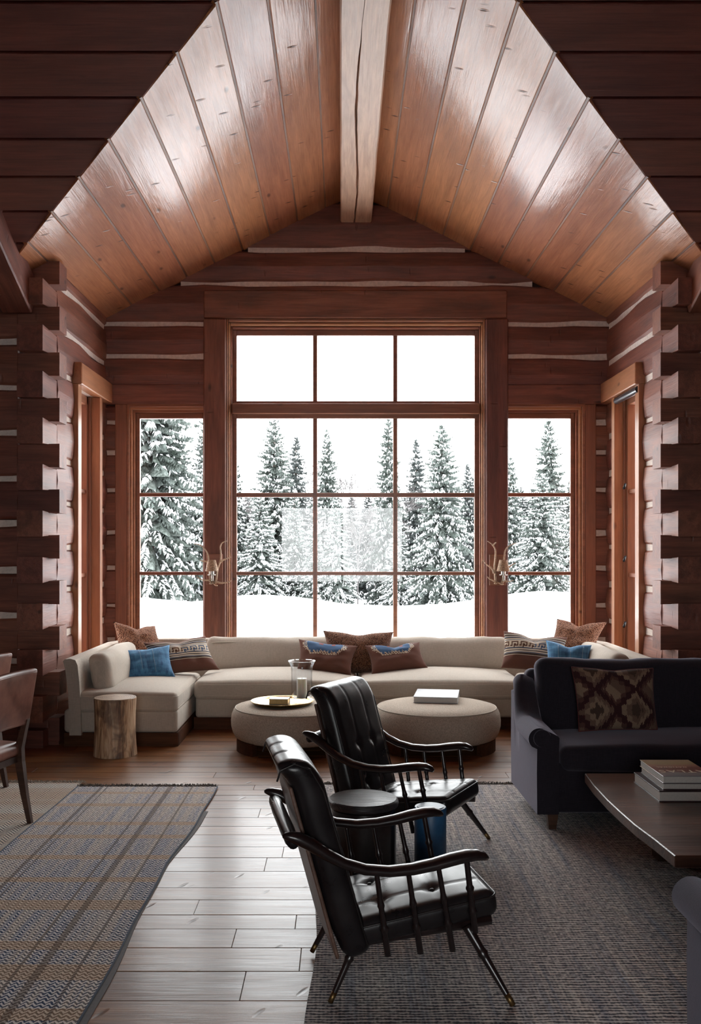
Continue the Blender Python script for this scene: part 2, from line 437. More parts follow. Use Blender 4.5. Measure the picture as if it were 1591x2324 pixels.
# --- logs: hewn face with soft arrises, waney top and bottom, end notches
def log_mesh(L, h, t, seed, notch=None, face=.0, wav=.019):
    """length along +x from 0, inner face at y=0 (towards -y), centre z=0.
       notch: list of (x0, x1, h0, h1) spans with their own height"""
    rnd = random.Random(seed)
    xs = [0.0]
    while xs[-1] < L - .3: xs.append(xs[-1] + .24)
    xs.append(L)
    cuts = []
    for (a, b_, h0, h1) in (notch or []):
        cuts += [a, b_]
    xs = [x for x in xs if not any(abs(x - c) < .02 for c in cuts)]
    st = []
    for x in xs:
        for (a, b_, h0, h1) in (notch or []):
            if a < x < b_: break
        else: st.append((x, h, False))
    for (a, b_, h0, h1) in (notch or []):
        if a > 1e-6: st.append((a - .004, h, False))
        st.append((a, h0, True)); st.append(((a+b_)/2, (h0+h1)/2, True)); st.append((b_, h1, True))
        if b_ < L - 1e-6: st.append((b_ + .004, h, False))
    st.sort()
    rings = []
    o1, o2 = rnd.random()*50, rnd.random()*50
    for (x, hh, nt_) in st:
        w = 0 if nt_ else wav
        top = hh/2 + w*noise.noise(Vector((x*1.6+o1, 0, 0)))*2
        bot = -hh/2 + w*noise.noise(Vector((x*1.6+o2, 5, 0)))*2
        fy = face + .010*noise.noise(Vector((x*1.2+o1, 9, 0)))
        if nt_:
            prof = [(0.0, bot+.003), (0.0, top-.003), (.003, top), (t-.003, top), (t, top-.003), (t, bot+.003), (t-.003, bot), (.003, bot)]
            prof = [(0.0, bot+.003), (-.0, (bot+top)/2), (0.0, top-.003), (.003, top), (t-.003, top), (t, top-.003), (t, (bot+top)/2), (t, bot+.003), (t-.003, bot), (.003, bot)]
        else:
            prof = [(.004, bot+.022), (-.010, (bot+top)/2), (.004, top-.022), (.026, top), (t-.05, top), (t, top-.05), (t+.01, (bot+top)/2), (t, bot+.05), (t-.05, bot), (.026, bot)]
        rings.append([(x, y + (fy if y < t/2 and not nt_ else 0), z) for (y, z) in prof])
    b = MB(); b.loft(rings); return b.mesh('log', smooth=False, bevel=0)

# heights of the crossing logs
ZY = [4.286 - .3955 * k for k in range(12)]              # logs that run away from the camera (side walls)
ZX = [4.088 - .3955 * k for k in range(12)]              # logs that run across (main wall)
HB = .350
YT = 8.04                                                # tips of the side wall logs
YM = 8.20                                                # face of the main room's wall
WY0, WY1, WZ0, WZ1 = 9.08, 9.77, .42, 3.26               # opening of the side windows

def side_wall(side):
    sgn = -1 if side == 'left' else 1
    xin = XL if sgn < 0 else XR
    T = .22
    w = MB()
    x0, x1 = (xin - .19, xin - .05) if sgn < 0 else (xin + .05, xin + .19)
    w.box(x0, x1, 8.46, WY0-.06, 0, 4.25); w.box(x0, x1, WY1+.06, 10.4, 0, 4.25)
    w.box(x0, x1, 8.46, 10.4, WZ1+.02, 4.25); w.box(x0, x1, 8.46, 10.4, 0, WZ0-.02)
    root = structure(ob('wall_%s' % side, w, M['backing']))
    for k, zc in enumerate(ZY):
        if zc < .05: continue
        h = HB
        if k == 0: zc -= .05; h = .26
        segs = [(YT, 10.42)]
        lo, hi = zc - h/2, zc + h/2
        if hi > WZ0 + .05 and lo < WZ1 - .05:
            segs = [(YT, WY0 - .10), (WY1 + .09, 10.42)]
        for (a, b_) in segs:
            tip = a == YT
            nn = 8.44 - YT
            # in local space the log starts at its far or near end, depending on the wall it belongs to
            if sgn < 0: notch = [(0, nn, .222, .190)] if tip and k > 0 else None
            else: notch = [((b_-a) - nn, b_-a, .190, .222)] if tip and k > 0 else None
            if k == 0: a2 = a + .36
            else: a2 = a
            me = log_mesh(b_ - a2, h, T, 100*k + (7 if sgn < 0 else 57) + int(b_*3), notch)
            if sgn < 0: ob('log', me, M['log'], root, (xin, a2, zc), (0, 0, radians(90)))
            else: ob('log', me, M['log'], root, (xin, b_, zc), (0, 0, radians(-90)))
        # chinking below this log
        zj = zc - .3955/2 - (0 if k else -.05)
        if zj > .05:
            spans = [(8.47, 10.2)]
            if WZ0 < zj < WZ1: spans = [(8.47, WY0-.10), (WY1+.09, 10.2)]
            for (a, b_) in spans:
                c = MB()
                if sgn < 0: c.box(a, b_, .022, .10, -.035, .035); ob('chinking', c.mesh('chinking'), M['chink'], root, (xin, 0, zj), (0, 0, radians(90)))
                else: c.box(-b_, -a, .022, .10, -.035, .035); ob('chinking', c.mesh('chinking'), M['chink'], root, (xin, 0, zj), (0, 0, radians(-90)))
    return root
side_wall('left'); side_wall('right')
for sgn in (-1, 1):                                       # solid heart of the corner and its foot
    xa, xb = sorted((XC + sgn*2.725, XC + sgn*2.885))
    b = MB().box(xa, xb, 8.215, 8.50, 0, 3.95)
    xa, xb = sorted((XC + sgn*2.70, XC + sgn*2.915)); b.box(xa, xb, 8.06, 9.0, 0, .15)
    xa, xb = sorted((XC + sgn*2.61, XC + sgn*3.2)); b.box(xa, xb, 8.21, 8.40, 0, .05)
    structure(ob('trim_%d' % (sgn + 21), b, M['log']))

def main_wall(side):                                      # the wall facing the camera on either side of the bay
    sgn = -1 if side == 'left' else 1
    xe = -2.445 if sgn < 0 else 2*XC + 2.445              # where the logs' ends show
    far = -5.5 if sgn < 0 else 6.0
    w = MB()
    xi = xe + sgn*.36
    w.box(min(far, xi), max(far, xi), YM+.05, YM+.19, 0, 3.95)
    root = structure(ob('wall_front_%s' % side, w, M['backing']))
    for k, zc in enumerate(ZX):
        if zc < .05: continue
        L = abs(far - xe)
        h = HB
        nn = .36
        if sgn < 0: notch = [(L-nn, L, .190, .205)]
        else: notch = [(0, nn, .205, .190)]
        if k == 0:
            L = .33
            me = log_mesh(L, .20, .215, 900+k, [(0, L, .2, .2)])
            ob('log', me, M['log'], root, (xe - L if sgn < 0 else xe, YM, zc))
            continue
        me = log_mesh(L, h, .215, 900 + 13*k + (3 if sgn < 0 else 31), notch)
        ob('log', me, M['log'], root, (far if sgn < 0 else xe, YM, zc))
        zj = zc - .3955/2
        if zj > .05:
            c = MB(); c.box(0, L-nn-.0, .022, .1, -.035, .035)
            ob('chinking', c.mesh('chinking'), M['chink'], root, (far if sgn < 0 else xe + nn, YM, zj))
main_wall('left'); main_wall('right')

# --- window wall
def back_wall():
    w = MB()
    y0, y1 = YW+.05, YW+.20
    zt_c, zt_s = wz(724), wz(918)
    segs = [(XL-.2, wx(262)), (wx(1352), XR+.2)]
    for (a, b_) in segs: w.box(a, b_, y0, y1, 0, zt_s)
    w.box(XL-.2, wx(463), y0, y1, zt_s, 4.1); w.box(wx(1152), XR+.2, y0, y1, zt_s, 4.1)
    w.box(XL-.2, XR+.2, y0, y1, 0, .40)
    top = [(XL-.1, 4.1), (XR+.1, 4.1), (XC+.75*0+2.9, z_bay(XC+2.9)+.05), (XC, Z_RIDGE+.05), (XC-2.9, z_bay(XC-2.9)+.05)]
    top = [(XC-2.9, 4.05), (XC+2.9, 4.05), (XC+2.9, z_bay(XC+2.9)+.09), (XC, Z_RIDGE+.05), (XC-2.9, z_bay(XC-2.9)+.09)]
    w.box(wx(500), wx(1110), y0, y1, zt_c + .02, 4.3)
    w.box(XL-.2, wx(500), y0, y1, 4.0, 4.25); w.box(wx(1110), XR+.2, y0, y1, 4.0, 4.25)
    w.prism([(x, y0, z+.15) for x, z in top[:2]] + [(x, y0, z) for x, z in top[2:]], [(x, y1, z+.15) for x, z in top[:2]] + [(x, y1, z) for x, z in top[2:]])
    root = structure(ob('wall_back', w, M['backing']))
    def lg(x0, x1, z0, z1, seed, t=.2, face=0):
        me = log_mesh(x1-x0, z1-z0, t, seed, None, face)
        ob('log', me, M['log'], root, (x0, YW, (z0+z1)/2))
    def ck(x0, x1, z):
        c = MB(); c.box(0, x1-x0, .022, .1, -.042, .042); ob('chinking', c.mesh('chinking'), M['chink'], root, (x0, YW, z))
    g = .020
    z735, z808, z643, z563 = wz(735), wz(808), wz(643), wz(566)
    # gable, each log running out to the roof line
    def half(z): return (Z_RIDGE - z) / SL
    lg(XC-half(z735)-.02, XC+half(z735)+.02, z735+g, z643-g, 11)
    lg(XC-half(z643)-.02, XC+half(z643)+.02, z643+g, z563-g, 12)
    lg(XC-half(z563)-.02, XC+half(z563)+.02, z563+g, z563+.5, 13)
    ck(XC-half(z643)+.06, XC+half(z643)-.06, z643); ck(XC-half(z563)+.06, XC+half(z563)-.06, z563)
    for (a, b_, sd) in ((XL-.1, wx(465), 20), (wx(1150), XR+.1, 40)):
        lg(a, b_, z808+g, z735-g, sd+1); lg(a, b_, wz(890), z808-g, sd+2)
        ck(a, b_, z735); ck(a, b_, z808)
    zs = [wz(918)] + [wz(p) for p in (958, 1027, 1112, 1208, 1289, 1374)] + [.72, .36, -.02]
    for (a, b_, sd) in ((XL-.1, wx(264), 60), (wx(1350), XR+.1, 80)):
        for i in range(len(zs)-1):
            lg(a, b_, zs[i+1]+(g if i < 8 else 0), zs[i]-(g if i else 0), sd+i)
            if 0 < i: ck(a, b_, zs[i])
    for a, b_, sd in ((wx(289), wx(463), 95), (wx(515), wx(1100), 96), (wx(1152), wx(1330), 97)):
        lg(a, b_, .0, .40, sd)
    return root
back_wall()

def trim(name, mb, mat=None, bevel=.006, loc=None, rot=None):
    return structure(solid(name, mb, mat or M['trim'], bevel=bevel, loc=loc, rot=rot))
def hbeam(name, x0, x1, y0, y1, z0, z1, mat, bevel=.006):     # grain along X
    b = MB().box(0, x1-x0, 0, y1-y0, 0, z1-z0); return trim(name, b, mat, bevel, (x0, y0, z0))
def vbeam(name, x0, x1, y0, y1, z0, z1, mat, bevel=.006, parent=None):     # grain along Z: local x points up
    b = MB().box(0, z1-z0, 0, y1-y0, -(x1-x0), 0)
    o = solid(name, b, mat, parent, bevel, (x0, y0, z0), (0, radians(-90), 0))
    return o
n_trim = [0]
def tn():
    n_trim[0] += 1; return 'trim_%d' % n_trim[0]
hbeam(tn(), wx(463), wx(1150), YW-.035, YW+.2, wz(724), wz(660), M['log'], .012)        # header over the middle window
hbeam(tn(), XL-.05, wx(465), YW-.03, YW+.2, wz(918), wz(873), M['log'], .010)
hbeam(tn(), wx(1150), XR+.05, YW-.03, YW+.2, wz(918), wz(873), M['log'], .010)
structure(vbeam(tn(), wx(463), wx(514), YW-.05, YW+.2, 0, wz(725), M['log'], .012))
structure(vbeam(tn(), wx(1101), wx(1152), YW-.05, YW+.2, 0, wz(725), M['log'], .012))
structure(vbeam(tn(), wx(262), wx(289), YW-.02, YW+.2, 0, wz(918), M['trim'], .006))
structure(vbeam(tn(), wx(1327), wx(1352), YW-.02, YW+.2, 0, wz(918), M['trim'], .006))

# --- windows
def ring(x0, x1, z0, z1, wl, wr, wt, wb_, y0, y1):
    b = MB()
    b.box(x0, x0+wl, y0, y1, z0, z1); b.box(x1-wr, x1, y0, y1, z0, z1)
    b.box(x0+wl, x1-wr, y0, y1, z1-wt, z1); b.box(x0+wl, x1-wr, y0, y1, z0, z0+wb_)
    return b
def window(n, px0, px1, py0, gx, rows, sides, cols_px, zb=.40):
    """px0..px1 opening, gx glass edges, rows: glass rows in px (top,bottom)"""
    x0, x1, z1 = wx(px0), wx(px1), wz(py0)
    root = structure(empty('window_%d' % n, ((x0+x1)/2, YW+.1, zb)))
    inv = Vector(root.location)
    def part(name, b, mat, bevel=.003, **k):
        o = solid(name, b, mat, root, bevel); o.location = -inv; return o
    steps = 3
    l, r_ = sides
    wl_t = (wx(gx[0]) - x0) - .045; wr_t = (x1 - wx(gx[1])) - .045
    wt_t = (z1 - wz(rows[0][0])) - .06
    xa, xb, zt = x0, x1, z1
    for s in range(steps):
        a = wl_t/steps if l else .002; c = wr_t/steps if r_ else .002; t = wt_t/steps
        part('frame', ring(xa, xb, zb, zt, a, c, t, .03, YW-.0+.035*s - .02, YW+.20), M['trim'] if s != 1 else M['casing'], .009)  # middle step in paler wood: light caught on the reveals, put into colour
        xa += a; xb -= c; zt -= t
    zrow = rows
    sx0, sx1 = wx(gx[0]), wx(gx[1])
    ys0, ys1 = YW+.095, YW+.15
    top_g, bot_g = wz(rows[0][0]), wz(rows[-1][1])
    part('sash', ring(xa, xb, zb+.03, zt, sx0-xa, xb-sx1, zt-top_g, .05, ys0, ys1), M['trim'], .004)
    # bars between rows
    for i in range(len(rows)-1):
        za, zc = wz(rows[i+1][0]), wz(rows[i][1])
        if zc - za > .12:
            part('transom', MB().box(xa, xb, YW+.03, ys1+.02, za+.045, zc-.035), M['trim'], .005)
            part('sash_rail', MB().box(sx0, sx1, ys0, ys1, za, za+.047), M['trim'], .004)
            part('sash_rail', MB().box(sx0, sx1, ys0, ys1, zc-.037, zc), M['trim'], .004)
        else:
            part('muntin', MB().box(sx0, sx1, ys0+.01, ys1, za, zc), M['trim'], .006)
    edges = [sx0]
    for (a, b_) in cols_px:
        edges += [wx(a), wx(b_)]
        zsplit = [(wz(rows[0][1]), top_g)] if (wz(rows[0][1]) - wz(rows[1][0])) > .12 else []
        lo = [(zb+.08, wz(rows[1][0]))] if zsplit else [(zb+.08, top_g)]
        for (za, zc) in zsplit + lo:
            part('muntin', MB().box(wx(a), wx(b_), ys0+.008, ys1, za, zc), M['trim'], .006)
    edges.append(sx1)
    for i, (a, b_) in enumerate(rows):
        for j in range(0, len(edges), 2):
            g = MB().box(edges[j]-.004, edges[j+1]+.004, YW+.12, YW+.126, (wz(b_) if i < len(rows)-1 else zb+.08)-.004, wz(a)+.004)
            o = ob('pane', g, M['glass'], root); o.location = -inv
    return root
window(1, 514, 1101, 724, (535, 1080), [(757,907),(947,1117),(1127,1298),(1306,1480)], (1,1), [(709.5,719.5),(893.5,903.5)])
window(2, 289, 463, 918, (313, 457.5), [(947,1117),(1126,1298),(1306,1480)], (1,0), [])
window(3, 1152, 1327, 918, (1155.5, 1300), [(947,1117),(1126,1298),(1306,1480)], (0,1), [])

def side_window(n, sgn):
    xin = XL if sgn < 0 else XR
    def X(d): return xin + d*(-sgn)                       # d > 0 into the room
    root = structure(empty('window_%d' % n, (xin, (WY0+WY1)/2, WZ0)))
    inv = Vector(root.location)
    def part(name, xa, xb, ya, yb, za, zb, mat, vert=True, bevel=.004):
        x0, x1 = sorted((X(xa), X(xb)))
        if vert: b = MB().box(0, zb-za, 0, yb-ya, -(x1-x0), 0); o = solid(name, b, mat, root, bevel, Vector((x0, ya, za))-inv, (0, radians(-90), 0))
        else: b = MB().box(0, yb-ya, -(x1-x0), 0, 0, zb-za); o = solid(name, b, mat, root, bevel, Vector((x0, ya, za))-inv, (0, 0, radians(90)))
        return o
    part('casing', -.18, .045, WY0-.115, WY0-.0, 0, WZ1, M['casing'])
    part('casing', -.18, .045, WY1, WY1+.10, 0, WZ1, M['casing'])
    part('lintel', -.03, .075, 8.98, YW, WZ1, WZ1+.21, M['casing'], False, .008)
    part('sill', -.18, .05, WY0, WY1, WZ0-.05, WZ0, M['casing'], False)
    part('sash_stile', -.15, -.07, WY0, WY0+.075, WZ0, WZ1, M['trim']); part('sash_stile', -.15, -.07, WY1-.075, WY1, WZ0, WZ1, M['trim'])
    part('sash_stile', -.11, -.045, WY1-.035, WY1, WZ0, WZ1, M['trim'])
    part('sash_rail', -.15, -.07, WY0, WY1, WZ1-.09, WZ1, M['trim'], False); part('sash_rail', -.15, -.07, WY0, WY1, WZ0, WZ0+.08, M['trim'], False)
    for py in (1122, 1302): part('muntin', -.135, -.085, WY0, WY1, wz(py)-.02, wz(py)+.02, M['trim'], False)
    for (a, b_) in ((WZ0+.08, wz(1302)-.02), (wz(1302)+.02, wz(1122)-.02), (wz(1122)+.02, WZ1-.09)):
        part('pane', -.113, -.107, WY0+.07, WY1-.07, a, b_, M['glass'], bevel=0)
    if sgn > 0:
        for z in (2.36, .95, 1.62):
            t = MB().tube([(X(-.04), WY1-.10, z), (X(-.015), WY1-.13, z-.05)], .012, 8); o = ob('latch', t.mesh('latch', True), M['black_metal'], root); o.location = -inv
side_window(4, -1); side_window(5, 1)
b = MB().tube([(XR-.035, 9.0, WZ1-.045), (XR-.035, 9.72, WZ1-.045)], .034, 16)
tag(ob('roller_shade', b.mesh('roller_shade', 'auto'), M['shade_tube']), 'black rolled-up roller shade tube under the wooden lintel by the navy sofa side', 'shade')

# --- roofs
def roof():
    root = structure(empty('ceiling', (XC, 7.5, Z_RIDGE)))
    inv = Vector(root.location)
    seams = [.333 + .298*k for k in range(9)]
    edges = [0.0] + seams[:8] + [2.709 - .008] + [3.05]
    for sgn in (-1, 1):
        def pt(d, y, up=0):
            x = XC + sgn*d
            nx, nz = sgn*SL/sqrt(1+SL*SL), 1/sqrt(1+SL*SL)
            return Vector((x + nx*up, y, z_bay(x) + nz*up))
        # backing above the boards
        b = MB()
        poly = [(0.0, 10.6), (3.15, 10.6), (3.15, y_valley(XC+3.15)), (0.0, y_valley(XC))]
        b.prism([pt(d, y, .045) for d, y in poly], [pt(d, y, .12) for d, y in poly])
        o = ob('roof_slab', b, M['backing'], root); o.location = -inv
        ang = -sgn * math.atan(SL)
        for i in range(len(edges)-1):
            d0, d1 = edges[i], edges[i+1]
            gp = .007
            a, c = d0 + gp, d1 - gp
            # local frame: x runs along world Y, so the grain follows the board
            y_near0, y_near1 = y_valley(XC+a), y_valley(XC+c)
            org = pt(a, 10.45)
            w_ = (c-a)*sqrt(1+SL*SL)
            L0, L1 = 10.45 - y_near0, 10.45 - y_near1
            b = MB()
            drop = random.uniform(-.003, .003)
            n = 7
            lo = [(0,0,drop), (0,w_,drop), (L1, w_, drop), (L0, 0, drop)]
            hi = [(x,y,.042) for x,y,_ in lo]
            b.prism(lo, hi)
            me = b.mesh('ceiling_board', bevel=.006)
            # axes: local x -> -Y, local y -> down the slope
            ex = Vector((0,-1,0)); ey = (pt(1,0)-pt(0,0)).normalized(); ez = Vector((sgn*SL,0,1)).normalized()
            Mx = Matrix((ex, ey, ez)).transposed().to_4x4()
            o = ob('ceiling_board', me, M['ceil'], root)
            o.matrix_local = Matrix.Translation(org - inv) @ Mx
            if 0 < i:
                dj = d0
                st = MB(); yn = y_valley(XC+dj)
                st.box(0, 10.45-yn, -.012, .012, .008, .04)
                o = ob('joint_strip', st.mesh('joint_strip'), M['batten'], root); o.matrix_local = Matrix.Translation(pt(dj, 10.45)-inv) @ Mx
    # main roof: boards run across the room
    ybs = [8.55] + [y_valley(XC + s) for s in reversed(seams)] + [5.5]
    ybs = [8.55, 8.26, 7.97] + [y_valley(XC + s) for s in reversed(seams)] + [5.22, 4.9]
    ybs = sorted(set(round(y, 4) for y in ybs), reverse=True)
    def zp(y, up=0): return z_main(y) + up
    def dval(y): return max(0, 2.709 - (y - 7.686)/(-1.028)) if False else max(0.0, 2.709 + (y - 7.686)/1.028)
    for sgn in (-1, 1):
        far = -5.6 if sgn < 0 else 6.1
        bk = MB()
        for i in range(len(ybs)-1):
            y1, y0 = ybs[i], ybs[i+1]                     # far, near
            g = .014
            ya, yb_ = y1 - g, y0 + g
            xa, xb = XC + sgn*dval(ya), XC + sgn*dval(yb_)
            if dval(ya) > 3.15: xa = XC + sgn*3.15 if dval(ya) > 3.15 else xa
            org = Vector((far, ya, zp(ya)))
            ex = Vector((1,0,0)); ey = Vector((0,-1,.489)).normalized(); ez = ex.cross(ey)
            if ez.z < 0: ez = -ez
            w_ = (ya-yb_)*sqrt(1+.489**2)
            tilt = .012
            lo = [(0,0,.0), (xa-far,0,.0), (xb-far,w_,tilt), (0,w_,tilt)]
            hi = [(x,y,.05) for x,y,_ in lo]
            me = MB().prism(lo, hi).mesh('roof_board', bevel=.004)
            o = ob('roof_board', me, M['roof'], root)
            o.matrix_local = Matrix.Translation(org-inv) @ Matrix((ex, ey, ez)).transposed().to_4x4()
            bk.prism([(far,y1,zp(y1,.06)), (XC+sgn*dval(y1),y1,zp(y1,.06)), (XC+sgn*dval(y0),y0,zp(y0,.06)), (far,y0,zp(y0,.06))],
                     [(far,y1,zp(y1,.16)), (XC+sgn*dval(y1),y1,zp(y1,.16)), (XC+sgn*dval(y0),y0,zp(y0,.16)), (far,y0,zp(y0,.16))])
        o = ob('roof_slab', bk, M['backing'], root); o.location = -inv
    b = MB()
    zr = z_main(2.5)
    for (ya, za, yb_, zb) in ((4.9, z_main(4.9), 2.5, zr), (2.5, zr, -3.8, zr-.489*6.3)):
        b.prism([(-5.6,ya,za),(6.1,ya,za),(6.1,yb_,zb),(-5.6,yb_,zb)], [(-5.6,ya,za+.12),(6.1,ya,za+.12),(6.1,yb_,zb+.12),(-5.6,yb_,zb+.12)])
    o = ob('roof_slab', b, M['roof'], root); o.location = -inv
roof()
# ridge beam, with a drying crack cut into its underside
def ridge_beam():
    L = 10.22 - 4.95
    hw = .166; rings = []
    n = 60
    for i in range(n+1):
        s = L*i/n                                          # 0 at the far end
        c = .35*0 + .018*sin(s*1.7) + .006*noise.noise(Vector((s*4,0,0)))
        wc = (.009 + .009*abs(noise.noise(Vector((s*1.3,3,0))))) * (1 if s < 3.0 else max(.15, 1-(s-3.0)))
        dp = .05
        c = .0 - .02 + c
        w = .004*noise.noise(Vector((s*2, 8, 0)))
        rings.append([(s, -hw+w, .012), (s, -hw+.012+w, 0), (s, c-wc, 0), (s, c, dp), (s, c+wc, 0), (s, hw-.012+w, 0), (s, hw+w, .012), (s, hw, .36), (s, -hw, .36)])
    b = MB(); b.loft(rings)
    o = solid('trim_beam', b, M['beam'])
    o.name = tn()
    # local x -> -Y
    o.matrix_world = Matrix.Translation((XC-.005, 10.22, wz(505))) @ Matrix.Rotation(radians(-90), 4, 'Z')
    structure(o)
ridge_beam()
for sgn in (-1, 1):                                        # rafters of the main roof beside the bay
    xa = XC + sgn*2.812; xb = xa + sgn*.26
    x0, x1 = sorted((xa, xb))
    b = MB()
    y0, y1 = 8.22, 4.6
    ex = Vector((0, -1, .47)).normalized(); ey = Vector((1, 0, 0)); ez = ex.cross(ey)
    if ez.z < 0: ez = -ez
    L = 4.0
    b.box(0, L, 0, x1-x0, -.27, .06)
    o = ob(tn(), b.mesh('trim', bevel=.012), M['log']); structure(o)
    o.matrix_world = Matrix.Translation((x0, 8.24, 3.96)) @ Matrix((ex, ey, ez)).transposed().to_4x4()

# other walls of the main room, behind and beside the camera
b = MB().box(-5.7, -5.5, -3.7, 8.4, 0, 7.2); structure(ob('wall_west', b, M['roof']))
b = MB().box(6.0, 6.2, -3.7, 8.4, 0, 7.2); structure(ob('wall_east', b, M['roof']))
b = MB(); b.box(-5.7, -1.6, -3.7, -3.5, 0, 4.2); b.box(1.6, 6.2, -3.7, -3.5, 0, 4.2); b.box(-1.6, 1.6, -3.7, -3.5, 2.8, 4.2); b.box(-1.6, 1.6, -3.7, -3.5, 0, .8)
structure(ob('wall_rear', b, M['roof']))
root = structure(empty('window_6', (0, -3.6, .8)))  # unseen rear window, added to let fill light in from behind the camera
b = MB()
for x in (-1.6, -.03, 1.54): b.box(x, x+.06, -.03, .03, 0, 2.0)
b.box(-1.6, 1.6, -.03, .03, 0, .06); b.box(-1.6, 1.6, -.03, .03, 1.94, 2.0)
ob('frame', b, M['trim'], root)
ob('pane', MB().box(-1.6, 1.6, -.004, .004, .03, 1.97), M['glass'], root)

# ------------------------------------------------------------------ floor boards
def floor():
    base = MB(); base.box(-5.7, 6.2, -3.7, 10.5, -.12, -.03)
    base.box(-5.7, 6.2, -3.7, 2.65, -.03, -.001)
    root = structure(ob('floor', base, M['backing']))
    ys = [10.4, 10.2, 10.0]
    rnd = random.Random(3)
    y = 10.0
    while y > 6.45:
        y -= rnd.choice((.14,.17,.2,.22)); ys.append(y)
    ys = ys[:-1] + [6.39, 6.195, 5.99, 5.80, 5.63, 5.40, 5.21, 4.99, 4.75, 4.586, 4.398, 4.235, 4.034, 3.811, 3.562, 3.38, 3.17, 2.97, 2.8, 2.62]
    ys = sorted(set(ys), reverse=True)
    joints = {6.195:[-.53,], 5.40:[-.33], 4.75:[], 4.586:[-.69], 4.398:[-.21], 3.811:[-.385], 8.0:[]}
    for i in range(len(ys)-1):
        y1, y0 = ys[i], ys[i+1]
        x0, x1 = (-5.5, 6.0) if y1 < 8.2 else (-2.9, 3.2)
        js = joints.get(y1)
        if js is None or not js:
            js = [rnd.uniform(-2.2, -.9) if y1 < 6.2 else rnd.uniform(-1.8, .9)]
        xs = [x0, js[0]-rnd.uniform(1.9, 2.4), js[0], js[0] + rnd.uniform(1.6, 2.6), x1]
        xs = sorted(x for x in xs if x0 <= x <= x1)
        for a, b_ in zip(xs, xs[1:]):
            if b_ - a < .05: continue
            g = .0016; w = y1-y0-2*g
            me = MB().box(0, b_-a-.0012, 0, w, -.03, 0).mesh('plank', bevel=.0018)
            o = ob('plank', me, M['floor'], root, (a+.0006, y0+g, rnd.uniform(-.0012, 0)))
floor()

# ------------------------------------------------------------------ rugs
def rug_plaid():
    m, nt, b = mat_new('plaid_flatweave')
    tc = N(nt, 'ShaderNodeTexCoord'); sp = N(nt, 'ShaderNodeSeparateXYZ'); nt.links.new(tc.outputs['Object'], sp.inputs[0])
    x, y = sp.outputs[0], sp.outputs[1]
    # herringbone twill
    wob = noise_tex(nt, mapping(nt, tc.outputs['Object'], (1,1,1)), 9, 3)
    tri = mth(nt, 'PINGPONG', mth(nt, 'ADD', x, mth(nt, 'MULTIPLY', wob, .008)), .015)
    ph = mth(nt, 'MULTIPLY', mth(nt, 'ADD', y, mth(nt, 'MULTIPLY', tri, 1.25)), 1/.026)
    st = mth(nt, 'FRACT', ph)
    yarn = noise_tex(nt, mapping(nt, tc.outputs['Object'], (60,85,1)), 1, 2, .7)
    tw = ramp(nt, mth(nt, 'ADD', mth(nt, 'ABSOLUTE', mth(nt, 'SUBTRACT', st, .5)), mth(nt, 'MULTIPLY', mth(nt, 'SUBTRACT', yarn, .5), .9)), [(.19, 0.0), (.30, 1.0)])
    # beige bands across
    yy = mth(nt, 'DIVIDE', mth(nt, 'SUBTRACT', y, 2.4), 4.5)
    bands = [(6.53,.06),(6.22,.07),(5.81,.07),(5.53,.07),(5.17,.08),(4.81,.07),(4.47,.13),(4.02,.08),(3.76,.13),(3.42,.09),(3.1,.1),(2.75,.08)]
    stops = [(0.0, 0.0)]
    for c, w in reversed(bands):
        a = (c-w/2-2.4)/4.5; d = (c+w/2-2.4)/4.5
        stops += [(a, 1.0), (d, 0.0)]
    bd = ramp(nt, yy, stops, 'CONSTANT')
    # lengthwise lines
    xx = mth(nt, 'DIVIDE', mth(nt, 'ADD', x, 1.95), 1.1)
    def ln(xm, w): return ((xm-w/2+1.95)/1.1, (xm+w/2+1.95)/1.1)
    stops = [(0.0, 0.0)]
    for xm, w in ((-1.70,.022),(-1.66,.008),(-1.30,.014),(-1.215,.034),(-1.06,.01)):
        a, d = ln(xm, w); stops += [(a, 1.0), (d, 0.0)]
    li = ramp(nt, xx, stops, 'CONSTANT')
    streak = noise_tex(nt, mapping(nt, tc.outputs['Object'], (14, .35, 1)), 1.5, 3, .6)
    sf = ramp(nt, streak, [(.42, 0.0), (.58, 1.0)])
    darkc = mixc(nt, sf, (.045,.068,.13), (.20,.18,.17))
    lightc = mixc(nt, sf, (.74,.72,.72), (.84,.77,.70))
    c = mixc(nt, tw, darkc, lightc)
    tan = mixc(nt, tw, (.27,.18,.12), (.72,.58,.45))
    c = mixc(nt, mth(nt, 'MULTIPLY', bd, .9), c, tan)
    c = mixc(nt, mth(nt, 'MULTIPLY', li, .55), c, (.075,.045,.035))
    nt.links.new(c, b.inputs['Base Color']); b.inputs['Roughness'].default_value = .95; b.inputs['Specular IOR Level'].default_value = .15
    bump(nt, b, mth(nt, 'ADD', tw, mth(nt, 'MULTIPLY', yarn, .7)), .6, .006)
    return m
